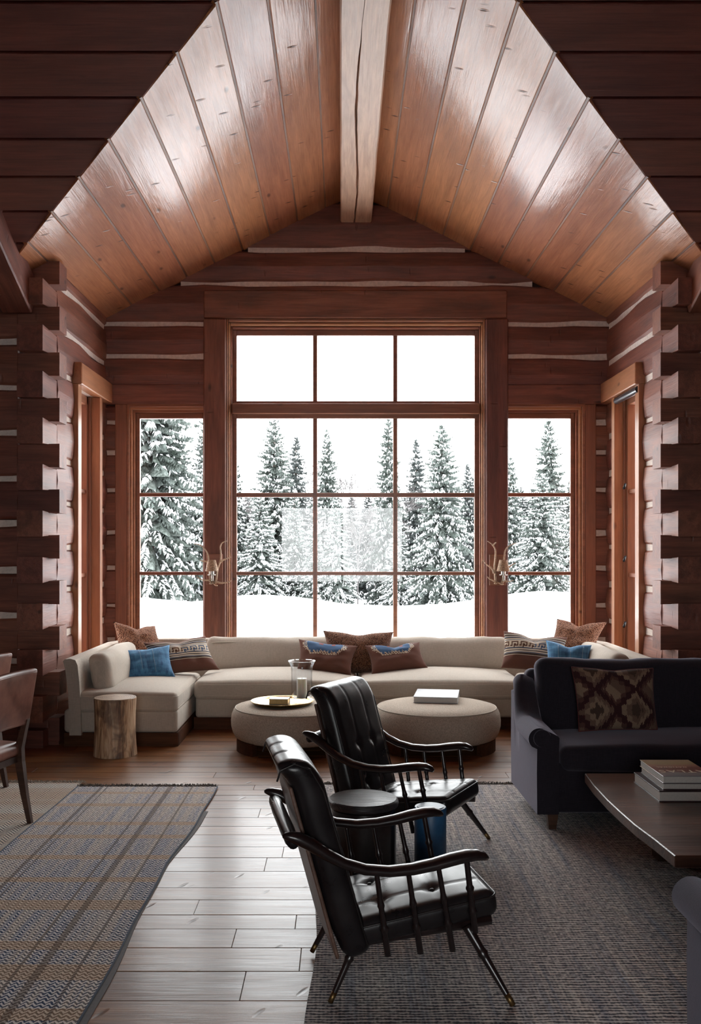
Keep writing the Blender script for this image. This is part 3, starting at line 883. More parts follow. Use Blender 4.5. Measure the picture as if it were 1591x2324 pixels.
def rug_cream():
    m, nt, b = mat_new('cream_herringbone_weave')
    tc = N(nt, 'ShaderNodeTexCoord'); sp = N(nt, 'ShaderNodeSeparateXYZ'); nt.links.new(tc.outputs['Object'], sp.inputs[0])
    x, y = sp.outputs[0], sp.outputs[1]
    tri = mth(nt, 'PINGPONG', x, .045)
    ph = mth(nt, 'MULTIPLY', mth(nt, 'ADD', y, mth(nt, 'MULTIPLY', tri, 1.3)), 1/.030)
    yarn = noise_tex(nt, mapping(nt, tc.outputs['Object'], (90,130,1)), 1, 2, .7)
    tw = ramp(nt, mth(nt, 'ADD', mth(nt, 'ABSOLUTE', mth(nt, 'SUBTRACT', mth(nt, 'FRACT', ph), .5)), mth(nt, 'MULTIPLY', mth(nt, 'SUBTRACT', yarn, .5), .4)), [(.10, 0.0), (.22, 1.0)])
    band = ramp(nt, noise_tex(nt, mapping(nt, tc.outputs['Object'], (.1, 3.2, 1)), 1.3, 1), [(.45, 0.0), (.55, 1.0)])
    li = mixc(nt, band, (.74,.69,.61), (.66,.53,.41))
    nt.links.new(mixc(nt, tw, (.06,.07,.09), li), b.inputs['Base Color'])
    b.inputs['Roughness'].default_value = .95; b.inputs['Specular IOR Level'].default_value = .15
    bump(nt, b, mth(nt, 'ADD', tw, mth(nt, 'MULTIPLY', yarn, .7)), .6, .006)
    return m
def rug_grey():
    m, nt, b = mat_new('grey_ribbed_weave')
    tc = N(nt, 'ShaderNodeTexCoord'); sp = N(nt, 'ShaderNodeSeparateXYZ'); nt.links.new(tc.outputs['Object'], sp.inputs[0])
    x, y = sp.outputs[0], sp.outputs[1]
    wob = noise_tex(nt, mapping(nt, tc.outputs['Object'], (3, 9, 1)), 1.2, 3)
    ph = mth(nt, 'MULTIPLY', mth(nt, 'ADD', y, mth(nt, 'MULTIPLY', wob, .04)), 1/.021)
    rib = mth(nt, 'ABSOLUTE', mth(nt, 'SUBTRACT', mth(nt, 'FRACT', ph), .5))
    phx = mth(nt, 'MULTIPLY', x, 1/.015)
    rib2 = mth(nt, 'ABSOLUTE', mth(nt, 'SUBTRACT', mth(nt, 'FRACT', phx), .5))
    yarn = noise_tex(nt, mapping(nt, tc.outputs['Object'], (45,60,1)), 1, 2, .7)
    f = mth(nt, 'ADD', mth(nt, 'ADD', mth(nt, 'MULTIPLY', rib, .9), mth(nt, 'MULTIPLY', rib2, .18)), mth(nt, 'MULTIPLY', mth(nt, 'SUBTRACT', yarn, .5), .9))
    tw = ramp(nt, f, [(.12, 0.0), (.38, 1.0)])
    s1 = ramp(nt, noise_tex(nt, mapping(nt, tc.outputs['Object'], (14, .8, 1)), 1.6, 4, .65), [(.34, 0.0), (.66, 1.0)])
    s2 = ramp(nt, noise_tex(nt, mapping(nt, tc.outputs['Object'], (16, .5, 1), (7.,3.,0.)), 1.2, 3, .65), [(.52, 0.0), (.72, 1.0)])
    dk = mixc(nt, s1, (.045,.047,.070), (.12,.105,.10))
    lt = mixc(nt, s1, (.58,.54,.53), (.84,.77,.71))
    lt = mixc(nt, mth(nt, 'MULTIPLY', s2, .8), lt, (.26,.33,.46))
    nt.links.new(mixc(nt, tw, dk, lt), b.inputs['Base Color'])
    b.inputs['Roughness'].default_value = .95; b.inputs['Specular IOR Level'].default_value = .15
    bump(nt, b, f, .7, .006)
    return m
M['plaid'] = rug_plaid(); M['cream_weave'] = rug_cream(); M['grey_weave'] = rug_grey()
M['selvage'] = fabric('navy_selvage', (.05,.075,.12), scale=200)
M['underlay'] = fabric('grey_rug_pad', (.16,.15,.15), scale=200)
M['fringe_dark'] = fabric('dark_fringe', (.13,.105,.09), scale=200); M['fringe_pale'] = fabric('pale_fringe', (.42,.37,.31), scale=200)
def strip(xfun0, xfun1, ys, z0, z1, nx=2):
    """slab between two x(y) curves"""
    b = MB(); rings = []
    for y in ys:
        a, c = xfun0(y), xfun1(y)
        bot = [(a + (c-a)*i/nx, y, z0) for i in range(nx+1)]
        top = [(a + (c-a)*i/nx, y, z1) for i in range(nx, -1, -1)]
        rings.append(bot + top)
    b.loft(rings); return b
def yr(a, c, n): return [a + (c-a)*i/n for i in range(n+1)]
def xr(y):       # right edge of the plaid rug
    pts = [(2.0,-.945),(3.387,-.937),(4.05,-.935),(4.40,-.94),(5.10,-.939),(5.84,-.895),(6.72,-.883)]
    for (a, xa), (c, xb) in zip(pts, pts[1:]):
        if y <= c: return xa + (xb-xa)*(y-a)/(c-a) + .004*sin(y*7)
    return pts[-1][1]
def fringe(x0, x1, y, seed, ang=0, dens=420, ln=.035):
    rnd = random.Random(seed); b = MB()
    n = int((x1-x0)*dens)
    for i in range(n):
        x = x0 + (x1-x0)*(i+rnd.random())/n
        a = rnd.uniform(-.7, .7) + sin(x*23)*.5; l = ln*rnd.uniform(.5, 1.25)
        z = .014
        yy = y(x) if callable(y) else y
        p0 = (x, yy-.006, z); p1 = (x + sin(a)*l*.5, yy + l*.5, z + rnd.uniform(0, .016)); p2 = (x + sin(a)*l*1.1, yy + l*cos(a), rnd.uniform(.003, .014))
        b.tube([p0, p1, p2], .0022, 3)
    return b
def left_rug():
    root = thing('plaid_rug', 'blue, cream and tan plaid flatwoven rug with dark fringe under the dining chairs', 'rug', (0,0,0))
    far = 6.72
    ys = yr(2.3, far, 40)
    xs = lambda y: -1.885 + .012*sin(y*2.1) - (.03 if y < 5 else 0)
    ob('woven_panel', strip(lambda y: xs(y)+.004, xr, ys, .002, .014, 3), M['plaid'], root)['label'] = 'blue and tan plaid panel'
    ob('woven_panel', strip(lambda y: -4.9, lambda y: xs(y)-.004, yr(2.3, 6.83, 30), .002, .0145, 3), M['cream_weave'], root)['label'] = 'cream herringbone panel'
    t = MB().tube([(xs(y), y, .0145) for y in ys], .004, 5); ob('seam', t.mesh('seam', True), M['selvage'], root)
    t = MB().tube([(xr(y), y, .010) for y in ys], [(.0045,.005)]*len(ys), 6); ob('selvage', t.mesh('selvage', True), M['selvage'], root)
    ob('underlay', strip(lambda y: xr(y)-.3, lambda y: xr(y)+.018+.012*sin(y*2.3), yr(2.3, far-.6, 30), .0005, .004), M['underlay'], root)
    f = ob('fringe', fringe(-1.88, -.885, far, 5), M['fringe_dark'], root); f['kind'] = 'stuff'
    f = ob('fringe', fringe(-4.0, -1.87, 6.83, 6, ln=.028), M['fringe_pale'], root); f['kind'] = 'stuff'
left_rug()
def right_rug():
    root = thing('grey_rug', 'large grey-blue ribbed flatweave rug with a fringed edge under the navy sofa', 'rug')
    xl = lambda y: -.128 + .012*sin(y*1.9) + .008*sin(y*5.1)
    far = 6.78
    ob('woven_field', strip(xl, lambda y: 5.2, yr(1.2, far, 60), .002, .013, 6), M['grey_weave'], root)
    f = ob('fringe', fringe(-.12, 3.3, far, 9, ln=.038, dens=380), M['fringe_dark'], root); f['kind'] = 'stuff'
    f = ob('fringe', fringe(-.12, 3.3, far, 10, ln=.030, dens=160), M['fringe_pale'], root); f['kind'] = 'stuff'
right_rug()

# ------------------------------------------------------------------ the cream sectional
def sectional():
    root = thing('sectional_sofa', 'long U-shaped oatmeal linen sectional sofa under the windows', 'sofa', (XC, 9.4, 0))
    inv = Vector((XC, 9.4, 0))
    def put(name, mb, mat, loc, rot=(0,0,0), smooth=True, label=None):
        o = ob(name, mb.mesh(name, smooth), mat, root, Vector(loc)-inv, rot)
        if label: o['label'] = label
        return o
    YF = 8.84
    # base boxes and plinths
    put('base', puffy(3.06, 1.02, .20, .03, (8,4,2)), M['linen'], (XC, YF+.03+.51, .215))
    for s in (-1, 1):
        put('base', puffy(.98, 1.68, .20, .035, (4,6,2)), M['linen'], (XC+s*2.06, 8.13+.85, .215))
        b = MB().box(-.49,.49,-.02,.02,0,.115).box(-.49+.0,-.45,0,1.5,0,.115).box(.45,.49,0,1.5,0,.115)
        put('plinth', b, M['plinth'], (XC+s*2.055, 8.165, 0), smooth=False)
    put('plinth', MB().box(-1.55,1.55,0,.04,0,.115), M['plinth'], (XC, YF+.07, 0), smooth=False)
    # seat cushions
    def seat(cx, cy, sx, sy, seed, crown=.05):
        c = puffy(sx, sy, .175, .05, (10,7,2), (0,0,crown), wrinkle=.006, seed=seed)
        o = put('seat_cushion', c, M['linen'], (cx, cy, .375))
        p = ob('piping', MB().tube([v + Vector((0,0,.0)) for v in rrect(sx/2-.004, sy/2-.004, .05, .052)], .0045, 6, True).mesh('piping', True), M['piping'], o)
        p2 = ob('piping', MB().tube(rrect(sx/2-.004, sy/2-.004, .05, -.052), .0045, 6, True).mesh('piping', True), M['piping'], o)
    seat(XC-.775, YF+.47, 1.53, .95, 1, .065); seat(XC+.775, YF+.47, 1.53, .95, 2, .065)
    for s in (-1, 1):
        seat(XC+s*2.03, 8.13+.67, .93, 1.36, 3+s, .05)
    # frame back behind the cushions: flares outwards to the top
    def back(path, seed):
        prof = [(-.02,.10),(-.03,.45),(-.055,.66),(-.075,.735),(-.06,.752),(-.015,.757),(.03,.745),(.05,.70),(.065,.55),(.075,.35),(.08,.10)]
        rings = []
        for i, p in enumerate(path):
            a = path[max(i-1,0)]; c = path[min(i+1,len(path)-1)]
            t = Vector((c[0]-a[0], c[1]-a[1], 0)).normalized(); n = Vector((t.y, -t.x, 0))
            rings.append([Vector((p[0], p[1], z)) + n*u for (u, z) in prof])
        b = MB(); b.loft(rings); return b
    # runs from the front of the left wing, round behind, to the front of the right wing
    xo = 2.47
    pl = [(XC-xo, 8.11), (XC-xo, 8.13), (XC-xo, 8.6), (XC-xo, 9.2), (XC-xo, 9.6), (XC-xo+.08, 9.84), (XC-xo+.25, 9.97), (XC-xo+.5, 10.0), (XC-1.2, 10.0), (XC, 10.0)]
    pr = [(2*XC - x, y) for x, y in reversed(pl)][1:]
    bb = back([(x, y, 0) for x, y in pl + pr], 0)
    # outward is away from the room
    put('back_frame', bb, M['linen'], (0,0,0), smooth='auto')
    # back cushions, a flap of cloth over the top edge
    def slump(seed, h):
        def f(p, n, u, v, w):
            if w > .2: p.z += .012*noise.noise(Vector((p.x*2.2+seed, 0, 0))) * (w-.2)
            p.y += .012*noise.noise(Vector((p.x*2.5+seed, p.z*7, 3)))
            return p
        return f
    for cx, w_, sd in ((-.775, 1.56, 1), (.775, 1.56, 2)):
        c = puffy(w_, .20, .37, .075, (16,2,6), (0,.05,0), slump(sd*9, .3), wrinkle=.020, seed=sd)
        o = put('back_cushion', c, M['linen'], (XC+cx, 9.80, .60), (radians(-9),0,0))
        ob('seam', MB().tube([Vector((x, -.102-.008*noise.noise(Vector((x*4+sd,0,0))), .125+.012*noise.noise(Vector((x*3+sd,1,0))))) for x in [ -w_/2+.06 + (w_-.12)*i/24 for i in range(25)]], .004, 5).mesh('seam', True), M['piping'], o)
    for s in (-1, 1):
        c = puffy(1.12, .18, .36, .07, (12,2,6), (0,.045,0), slump(s*4, .3), wrinkle=.012, seed=s+8)
        put('back_cushion', c, M['linen'], (XC+s*2.27, 8.85, .60), (radians(-10), 0, radians(90) if s < 0 else radians(-90)))
sectional()

# ------------------------------------------------------------------ cushions
M['boucle'] = None
def boucle(name, a, b_):
    m, nt, b = mat_new(name)
    tc = N(nt, 'ShaderNodeTexCoord'); v = tc.outputs['Object']
    vo = N(nt, 'ShaderNodeTexVoronoi'); vo.inputs['Scale'].default_value = 95; nt.links.new(v, vo.inputs['Vector'])
    d = vo.outputs['Distance']
    nt.links.new(mixc(nt, ramp(nt, d, [(.15, 1.0), (.75, 0.0)]), a, b_), b.inputs['Base Color'])
    b.inputs['Roughness'].default_value = .95; b.inputs['Specular IOR Level'].default_value = .1; b.inputs['Sheen Weight'].default_value = .2
    bump(nt, b, mth(nt, 'SUBTRACT', 1.0, d), 1.0, .012); return m
M['boucle'] = boucle('brown_boucle', (.15,.062,.036), (.50,.245,.145))
M['boucle_dark'] = boucle('dark_brown_boucle', (.10,.038,.021), (.36,.165,.09))
M['print'] = printed('woven_pattern_cloth')
def indigo():
    m, nt, b = mat_new('indigo_dyed_cotton')
    tc = N(nt, 'ShaderNodeTexCoord'); v = tc.outputs['Object']
    n1 = noise_tex(nt, mapping(nt, v, (3, 3, 14)), 2.2, 4, .6); n2 = noise_tex(nt, mapping(nt, v, (18, 18, 3)), 2, 3, .6); n3 = noise_tex(nt, v, 260, 2)
    c = mixc(nt, ramp(nt, mth(nt, 'MULTIPLY', mth(nt, 'ADD', n1, n2), .5), [(.38, 0.0), (.62, 1.0)]), (.022,.085,.19), (.075,.24,.42))
    nt.links.new(c, b.inputs['Base Color']); b.inputs['Roughness'].default_value = .85; b.inputs['Sheen Weight'].default_value = .1
    bump(nt, b, mth(nt, 'ADD', n3, n2), .3, .004); return m
M['indigo'] = indigo()
M['stitch'] = plain('pale_stitching', (.25,.36,.45), .9)

def pillow(name, label, TL, TR, BR, BL, t, mat, pat=None, n=28, m_=20, chop=0, pull=.06, piping=None, stitches=None, wr=.010, seed=0, group=None, nrm=None):
    TL, TR, BR, BL = map(Vector, (TL, TR, BR, BL))
    C = (TL+TR+BR+BL)/4
    ex = ((TR+BR)-(TL+BL)).normalized(); ez = ((TL+TR)-(BL+BR)); ey = ez.cross(ex).normalized(); ez = ex.cross(ey)
    ey = -ex.cross(ez) if ex.cross(ez).y < 0 else ex.cross(ez)       # points away from the camera
    ez = ey.cross(ex)
    if ez.z < 0: ez = -ez
    R = Matrix((ex, ey, ez)).transposed()
    Ri = R.inverted()
    c = [Ri @ (p - C) for p in (TL, TR, BR, BL)]
    def surf(u, v, side):
        a, b_ = 2*u-1, 2*v-1
        uu = u + (-pull*a*(1-b_*b_)) * .5 * 1.0
        vv = v + (-pull*b_*(1-a*a)) * .5
        vv -= chop*exp(-(a/.33)**2) * max(0, b_)**1.5
        p = (c[3]*(1-uu) + c[2]*uu)*(1-vv) + (c[0]*(1-uu) + c[1]*uu)*vv
        th = t/2 * (max(0, (1-a**4)*(1-b_**4)))**.6 * (.75 + .25*(1-a*a)*(1-b_*b_))
        th *= 1 - .35*min(1, chop*5)*exp(-(a/.12)**2)*max(0, .3+b_)
        th += wr*noise.noise(Vector((u*5+seed, v*5, side)))*(1-a**4)*(1-b_**4)
        return p + Vector((0, side*th, 0))
    vs = []; fs = []; fc = []
    idx = {}
    def vid(i, j, s):
        edge = i in (0, n) or j in (0, m_)
        k = (i, j, 0 if edge else s)
        if k not in idx:
            idx[k] = len(vs); vs.append(surf(i/n, j/m_, s))
        return idx[k]
    for s in (-1, 1):
        for i in range(n):
            for j in range(m_):
                q = [vid(i,j,s), vid(i+1,j,s), vid(i+1,j+1,s), vid(i,j+1,s)]
                if s > 0: q.reverse()
                fs.append(q); fc.append(pat((i+.5)/n, (j+.5)/m_) if pat else None)
    me = bpy.data.meshes.new(name); me.from_pydata([tuple(v) for v in vs], [], fs)
    if pat:
        at = me.color_attributes.new('weave', 'FLOAT_COLOR', 'CORNER')
        data = []
        for p, col in zip(me.polygons, fc): data += [*col, 1] * p.loop_total
        at.data.foreach_set('color', data)
    me.polygons.foreach_set('use_smooth', [True]*len(me.polygons)); me.update()
    o = ob(name, me, mat, None)
    o.matrix_world = Matrix.Translation(C) @ R.to_4x4()
    tag(o, label, 'cushion', group)
    if piping:
        path = [surf(i/n, 0, 0) for i in range(n)] + [surf(1, j/m_, 0) for j in range(m_)] + [surf(1-i/n, 1, 0) for i in range(n)] + [surf(0, 1-j/m_, 0) for j in range(m_)]
        ob('piping', MB().tube(path, .004, 5, True).mesh('piping', True), piping, o)
    for (u0, v0, v1) in (stitches or []):
        path = [surf(u0, v0+(v1-v0)*k/10, -1) + Vector((0,-.001,0)) for k in range(11)]
        ob('stitching', MB().tube(path, .0018, 4).mesh('stitching', True), M['stitch'], o)
    return o
def four(px, Y):
    ys = Y if isinstance(Y, (tuple, list)) else (Y,)*4
    return [P(x, y, yy) for (x, y), yy in zip(px, ys)]
BR_ = (.15,.060,.040); CR = (.72,.60,.46); NV = (.045,.10,.20); DK = (.035,.018,.014); GR = (.20,.16,.14)
KEY = ["XXXXXXX.", "X.....X.", "X.XXX.X.", "X.X.X.X.", "X.X...X.", "X.XXXXX."]
def greek(off=0):
    def f(u, v):
        if v > .92 or v < .30: return BR_
        if .66 <= v < .84 or True:
            pass
        def stripes(t):
            q = int(t*9)
            return (CR, DK, GR, NV, CR, DK, GR, CR, DK)[q % 9]
        if v >= .74: return stripes((v-.74)/.18)
        if v < .50: return stripes((v-.30)/.20)
        t = (v-.50)/.24
        if t < .08 or t > .92: return NV
        x = (u*52 + off) % 8
        # running key
        row = int((t-.08)/.84*5.999)
        key = ["########", "#......#", "#.####.#", "#.#..#.#", "#.#....#", "###.####"]
        K = ["cccccccc", "c......c", "c.cccc.c", "c.c..c.c", "..c....c", "ccc.cccc"]
        ch = K[5-row][int(x)]
        return CR if ch == 'c' else ((.06,.11,.2) if u > .5 else (.12,.05,.03))
    return f
def motif(u, v):
    # stepped blue medallion with an ivory toothed edge on brown
    x = abs(u-.46)/.40
    if v < .5 or x > 1: return BR_
    steps = int(x*14)
    prof = [.60,.62,.60,.56,.56,.60,.58,.55,.57,.63,.70,.74,.78,.84][min(13, steps)]
    top = [1.02]*9 + [.98,.95,.93,.90,.88]
    tp = top[min(13, steps)]
    if v > tp or v < prof - .09: return BR_
    if v < prof:
        return CR if (int(u*60) + int(v*26)) % 3 != 0 else BR_
    if v < prof + .05 and (int(u*60) % 4 == 0): return CR
    if x > .78: return CR if (int(u*60) + int(v*30)) % 2 else NV
    if .84 < v < .95 and abs(u-.62) < .03 or (.86 < v < .95 and abs(u-.40) < .04): return (.30,.06,.04)
    return (.05,.13,.27)
def kilim(u, v):
    A = (.30,.20,.135); B = (.17,.10,.072); C_ = (.040,.008,.012); D = (.10,.042,.034)
    x = u*2.0 + .05; y = v*1.45 + .10
    fx = abs((x % 1.0) - .5)*2; fy = abs((y % 1.0) - .5)*2
    st = (int((u*60) % 4) - 1.5)*.025
    d = fx + fy + st*2.0
    if .88 < d < 1.22: return C_
    if d <= .88:
        if d < .35: return (.075,.045,.032)
        if d < .62: return B if int(x) % 2 else A
        return A if int(x) % 2 else B
    return D if (d < 1.42) else (A if int(x+y) % 2 else B)

Cs = {}
pillow('cushion', 'brown boucle cushion slumped in the left corner of the cream sectional', *four([(257,1411),(352,1420),(384,1508),(270,1515)], (9.50,9.78,9.62,9.36)), .20, M['boucle'], n=26, m_=22, chop=.09, pull=.10, wr=.02, seed=1)
pillow('cushion', 'brown cushion with striped Greek-key band beside the left blue cushion', *four([(325,1459),(466,1443),(499,1520),(352,1536)], (9.12,9.50,9.32,9.02)), .17, M['print'], greek(0), n=104, m_=60, chop=.07, pull=.09, wr=.015, seed=2)
pillow('cushion', 'indigo blue cushion in front of the left brown boucle cushion', *four([(273,1476),(385,1464),(398,1536),(285,1546)], (8.98,9.14,8.94,8.78)), .15, M['indigo'], n=28, m_=20, chop=.03, pull=.10, wr=.012, seed=3, stitches=[(.34,.2,.95),(.62,.1,.95)])
pillow('cushion', 'wide brown boucle cushion in the middle of the sectional back', *four([(733,1431),(893,1434),(880,1531),(748,1531)], (9.60,9.60,9.44,9.44)), .20, M['boucle_dark'], n=30, m_=24, chop=.06, pull=.07, wr=.015, seed=4)
pillow('cushion', 'brown cushion with blue stepped motif and red flowers left of the middle boucle cushion', *four([(678,1450),(812,1466),(797,1533),(671,1528)], (9.50,9.42,9.20,9.28)), .16, M['print'], motif, n=80, m_=50, chop=.03, pull=.09, seed=5, wr=.012)
pillow('cushion', 'brown cushion with blue stepped motif right of the middle boucle cushion', *four([(828,1465),(952,1457),(974,1519),(843,1532)], (9.42,9.52,9.34,9.20)), .16, M['print'], motif, n=80, m_=50, chop=.12, pull=.09, seed=6, wr=.012)
pillow('cushion', 'brown cushion with striped Greek-key band beside the right blue cushion', *four([(1143,1432),(1288,1447),(1276,1530),(1137,1516)], (9.50,9.38,9.16,9.28)), .17, M['print'], greek(3), n=104, m_=60, chop=.13, pull=.07, seed=7, wr=.012)
pillow('cushion', 'light brown boucle cushion tilted in the right corner of the sectional', *four([(1264,1404),(1378,1412),(1342,1500),(1238,1490)], (9.76,9.50,9.36,9.62)), .20, M['boucle'], n=26, m_=22, chop=.12, pull=.10, wr=.018, seed=8)
pillow('cushion', 'indigo blue cushion seen above the back of the navy sofa', *four([(1239,1453),(1343,1464),(1340,1535),(1238,1535)], (9.06,8.92,8.80,8.90)), .15, M['indigo'], n=28, m_=20, chop=.10, pull=.09, wr=.012, seed=9, stitches=[(.27,.1,.9),(.56,.1,.75),(.84,.1,.9)])

# ------------------------------------------------------------------ ottomans
def ottoman(x, y, label):
    root = thing('ottoman', label, 'ottoman', (x, y, 0), group=None)
    R = .542
    prof = [(0,.085),(.40,.085),(.47,.092),(.505,.11),(.527,.15),(.540,.20),(.542,.25),(.535,.30),(.520,.335),(.500,.352),(.49,.356),(.46,.368),(.38,.378),(.25,.383),(.12,.385),(0.0,.385)]
    b = MB(); b.lathe([p if p[0] > 0 else (.001, p[1]) for p in prof], 64)
    ob('upholstery', b.mesh('upholstery', True), M['ottoman'], root)
    ob('piping', MB().tube([(.505*cos(2*pi*i/64), .505*sin(2*pi*i/64), .351) for i in range(64)], .0045, 6, True).mesh('piping', True), M['piping'], root)
    for a in (-32, 32, 148, 212):
        r1, r0, da = .50, .45, 17
        rings = []
        for k in range(7):
            t = radians(a - da + 2*da*k/6)
            rings.append([(r0*cos(t), r0*sin(t), 0), (r1*cos(t), r1*sin(t), 0), (r1*cos(t), r1*sin(t), .10), (r0*cos(t), r0*sin(t), .10)])
        l = MB(); l.loft(rings); ob('leg', l, M['plinth'], root)
    return root
ottoman(-.403, 8.10, 'round cream ottoman carrying the brass tray')
ottoman(.810, 8.10, 'round cream ottoman carrying one large grey book')

# tray with book, card, hurricane glass and candle
ZT = .386
tx, ty = -.505, 8.03
b = MB(); b.lathe([(.001,0),(.235,0),(.248,.004),(.262,.022),(.266,.024),(.266,.028),(.260,.027),(.244,.010),(.235,.006),(.001,.006)], 64)
tag(ob('tray', b.mesh('tray', 'auto'), M['brass'], None, (tx, ty, ZT)), 'round brass tray with raised rim on the left ottoman', 'tray')
def book(name, label, w, d, h, loc, rz, cover, pages, fore=0, spine='left', rounded=True, cat='book', group=None, cv=.003):
    """closed book lying flat, w along x, d along y; spine on the x- or x+ side"""
    root = thing(name, label, cat, loc, rz, group)
    b = MB(); e = .004
    b.box(-w/2, w/2, -d/2, d/2, 0, cv); b.box(-w/2, w/2, -d/2, d/2, h-cv, h)
    if spine == 'left': b.box(-w/2, -w/2+cv, -d/2, d/2, 0, h)
    elif spine == 'right': b.box(w/2-cv, w/2, -d/2, d/2, 0, h)
    elif spine == 'back': b.box(-w/2, w/2, d/2-cv, d/2, 0, h)
    else: b.box(-w/2, w/2, -d/2, -d/2+cv, 0, h)
    ob('cover', b.mesh('cover', bevel=.0008), cover, root)
    ob('pages', MB().box(-w/2+(cv if spine == 'left' else e), w/2-(cv if spine == 'right' else e), -d/2+(cv if spine == 'front' else e), d/2-(cv if spine == 'back' else e), cv, h-cv), pages, root)
    return root
bz = ZT + .0065
book('book', 'small white hardback with gilt page edges on the brass tray', .165, .115, .050, (X_(634, 7.97), 7.975, bz), radians(-4), M['white_cover'], M['gilt'], spine='back')
tag(ob('card', MB().box(-.045,.045,-.028,.028,0,.003).mesh('card', bevel=.0006), M['grey_cover'], None, (X_(602, 7.94), 7.94, bz), (0,0,radians(-6))), 'small flat grey card beside the white book on the tray', 'card')
vx, vy = X_(685, 8.06), 8.06
prof_o = [(.001,0),(.062,0),(.070,.004),(.066,.012),(.046,.020),(.060,.032),(.083,.040),(.088,.060),(.089,.16),(.090,.27),(.094,.305),(.106,.335),(.118,.352)]
prof_i = [(.1155,.354),(.103,.334),(.0905,.303),(.087,.27),(.086,.16),(.085,.062),(.080,.045),(.055,.038),(.001,.036)]
b = MB(); b.lathe(prof_o + prof_i, 48)
tag(ob('hurricane_vase', b.mesh('hurricane_vase', True), M['vase'], None, (vx, vy, bz)), 'clear flared glass hurricane vase standing on the brass tray', 'vase')
root = thing('candle', 'ivory pillar candle inside the glass hurricane vase', 'candle', (vx, vy, bz+.0365))
b = MB(); b.lathe([(.001,0),(.043,0),(.0435,.004),(.0435,.162),(.040,.167),(.020,.163),(.001,.162)], 32); ob('wax', b.mesh('wax', 'auto'), M['wax'], root)
ob('wick', MB().tube([(0,0,.16),(.001,0,.172)], .0015, 5), M['black_metal'], root)
# large book on the right ottoman
bx = book('book', 'large grey hardback lying on the right ottoman', .375, .46, .052, (.83, 8.275, ZT), radians(-9), M['grey_cover'], M['paper'], spine='back', cv=.005)

# ------------------------------------------------------------------ log stump table
def stump_mat():
    m, nt, b = mat_new('spalted_stump_wood')
    tc = N(nt, 'ShaderNodeTexCoord'); v = tc.outputs['Object']
    n1 = noise_tex(nt, mapping(nt, v, (9, 9, 1.1)), 2.2, 6, .65, .8); n2 = noise_tex(nt, mapping(nt, v, (40, 40, 2)), 1.5, 3, .6)
    n3 = noise_tex(nt, mapping(nt, v, (3, 3, 1.6), (5.,2.,1.)), 2.0, 3, .6, 1.2)
    c = ramp(nt, n1, [(.30, (.07,.035,.022)), (.42, (.32,.17,.09)), (.52, (.60,.38,.22)), (.68, (.82,.62,.42))])
    c = mixc(nt, mth(nt, 'MULTIPLY', ramp(nt, n3, [(.5, 0.0), (.62, 1.0)]), .7), c, (.075,.035,.024))
    c = mixc(nt, mth(nt, 'MULTIPLY', n2, .3), c, (.12,.07,.045))
    nt.links.new(c, b.inputs['Base Color']); b.inputs['Roughness'].default_value = .5; b.inputs['Coat Weight'].default_value = .2
    bump(nt, b, mth(nt, 'ADD', n1, n2), .5, .01); return m
M['stump'] = stump_mat()
def endgrain():
    m, nt, b = mat_new('stump_end_grain')
    tc = N(nt, 'ShaderNodeTexCoord')
    w = N(nt, 'ShaderNodeTexWave'); w.wave_type = 'RINGS'; w.rings_direction = 'Z'; w.inputs['Scale'].default_value = 18; w.inputs['Distortion'].default_value = 5; w.inputs['Detail'].default_value = 3
    nt.links.new(tc.outputs['Object'], w.inputs['Vector'])
    n3 = noise_tex(nt, tc.outputs['Object'], 9, 4, .6, 1)
    c = mixc(nt, w.outputs[1], (.30,.19,.12), (.50,.37,.26)); c = mixc(nt, ramp(nt, n3, [(.48, 0.0), (.7, .8)]), c, (.10,.055,.04))
    nt.links.new(c, b.inputs['Base Color']); b.inputs['Roughness'].default_value = .35; b.inputs['Coat Weight'].default_value = .3
    bump(nt, b, w.outputs[1], .15, .004); return m
M['endgrain'] = endgrain()
def stump():
    root = thing('stump_table', 'debarked log stump used as a side table beside the sectional', 'side table', (-1.872, 7.83, 0))
    rings = []; n = 48
    for k in range(15):
        z = .468*k/14
        r = .180 - .010*sin(pi*min(1, z/.47)) - .008*z/.47
        rings.append([((r + .007*noise.noise(Vector((cos(a)*1.5, sin(a)*1.5, z*1.5))) + .003*noise.noise(Vector((cos(a)*5, sin(a)*5, z*.9))))*cos(a),
                       (r + .007*noise.noise(Vector((cos(a)*1.5, sin(a)*1.5, z*1.5))) + .003*noise.noise(Vector((cos(a)*5, sin(a)*5, z*.9))))*sin(a), z) for a in [2*pi*i/n for i in range(n)]])
    b = MB(); b.loft(rings); ob('trunk', b.mesh('trunk', 'auto'), M['stump'], root)
    top = [(x*.985, y*.985, .468) for x, y, z in rings[-1]]
    b = MB(); b.loft([top, [(x*.975, y*.975, .4735) for x, y, z in rings[-1]]]); ob('top_face', b.mesh('top_face', 'auto'), M['endgrain'], root)
stump()

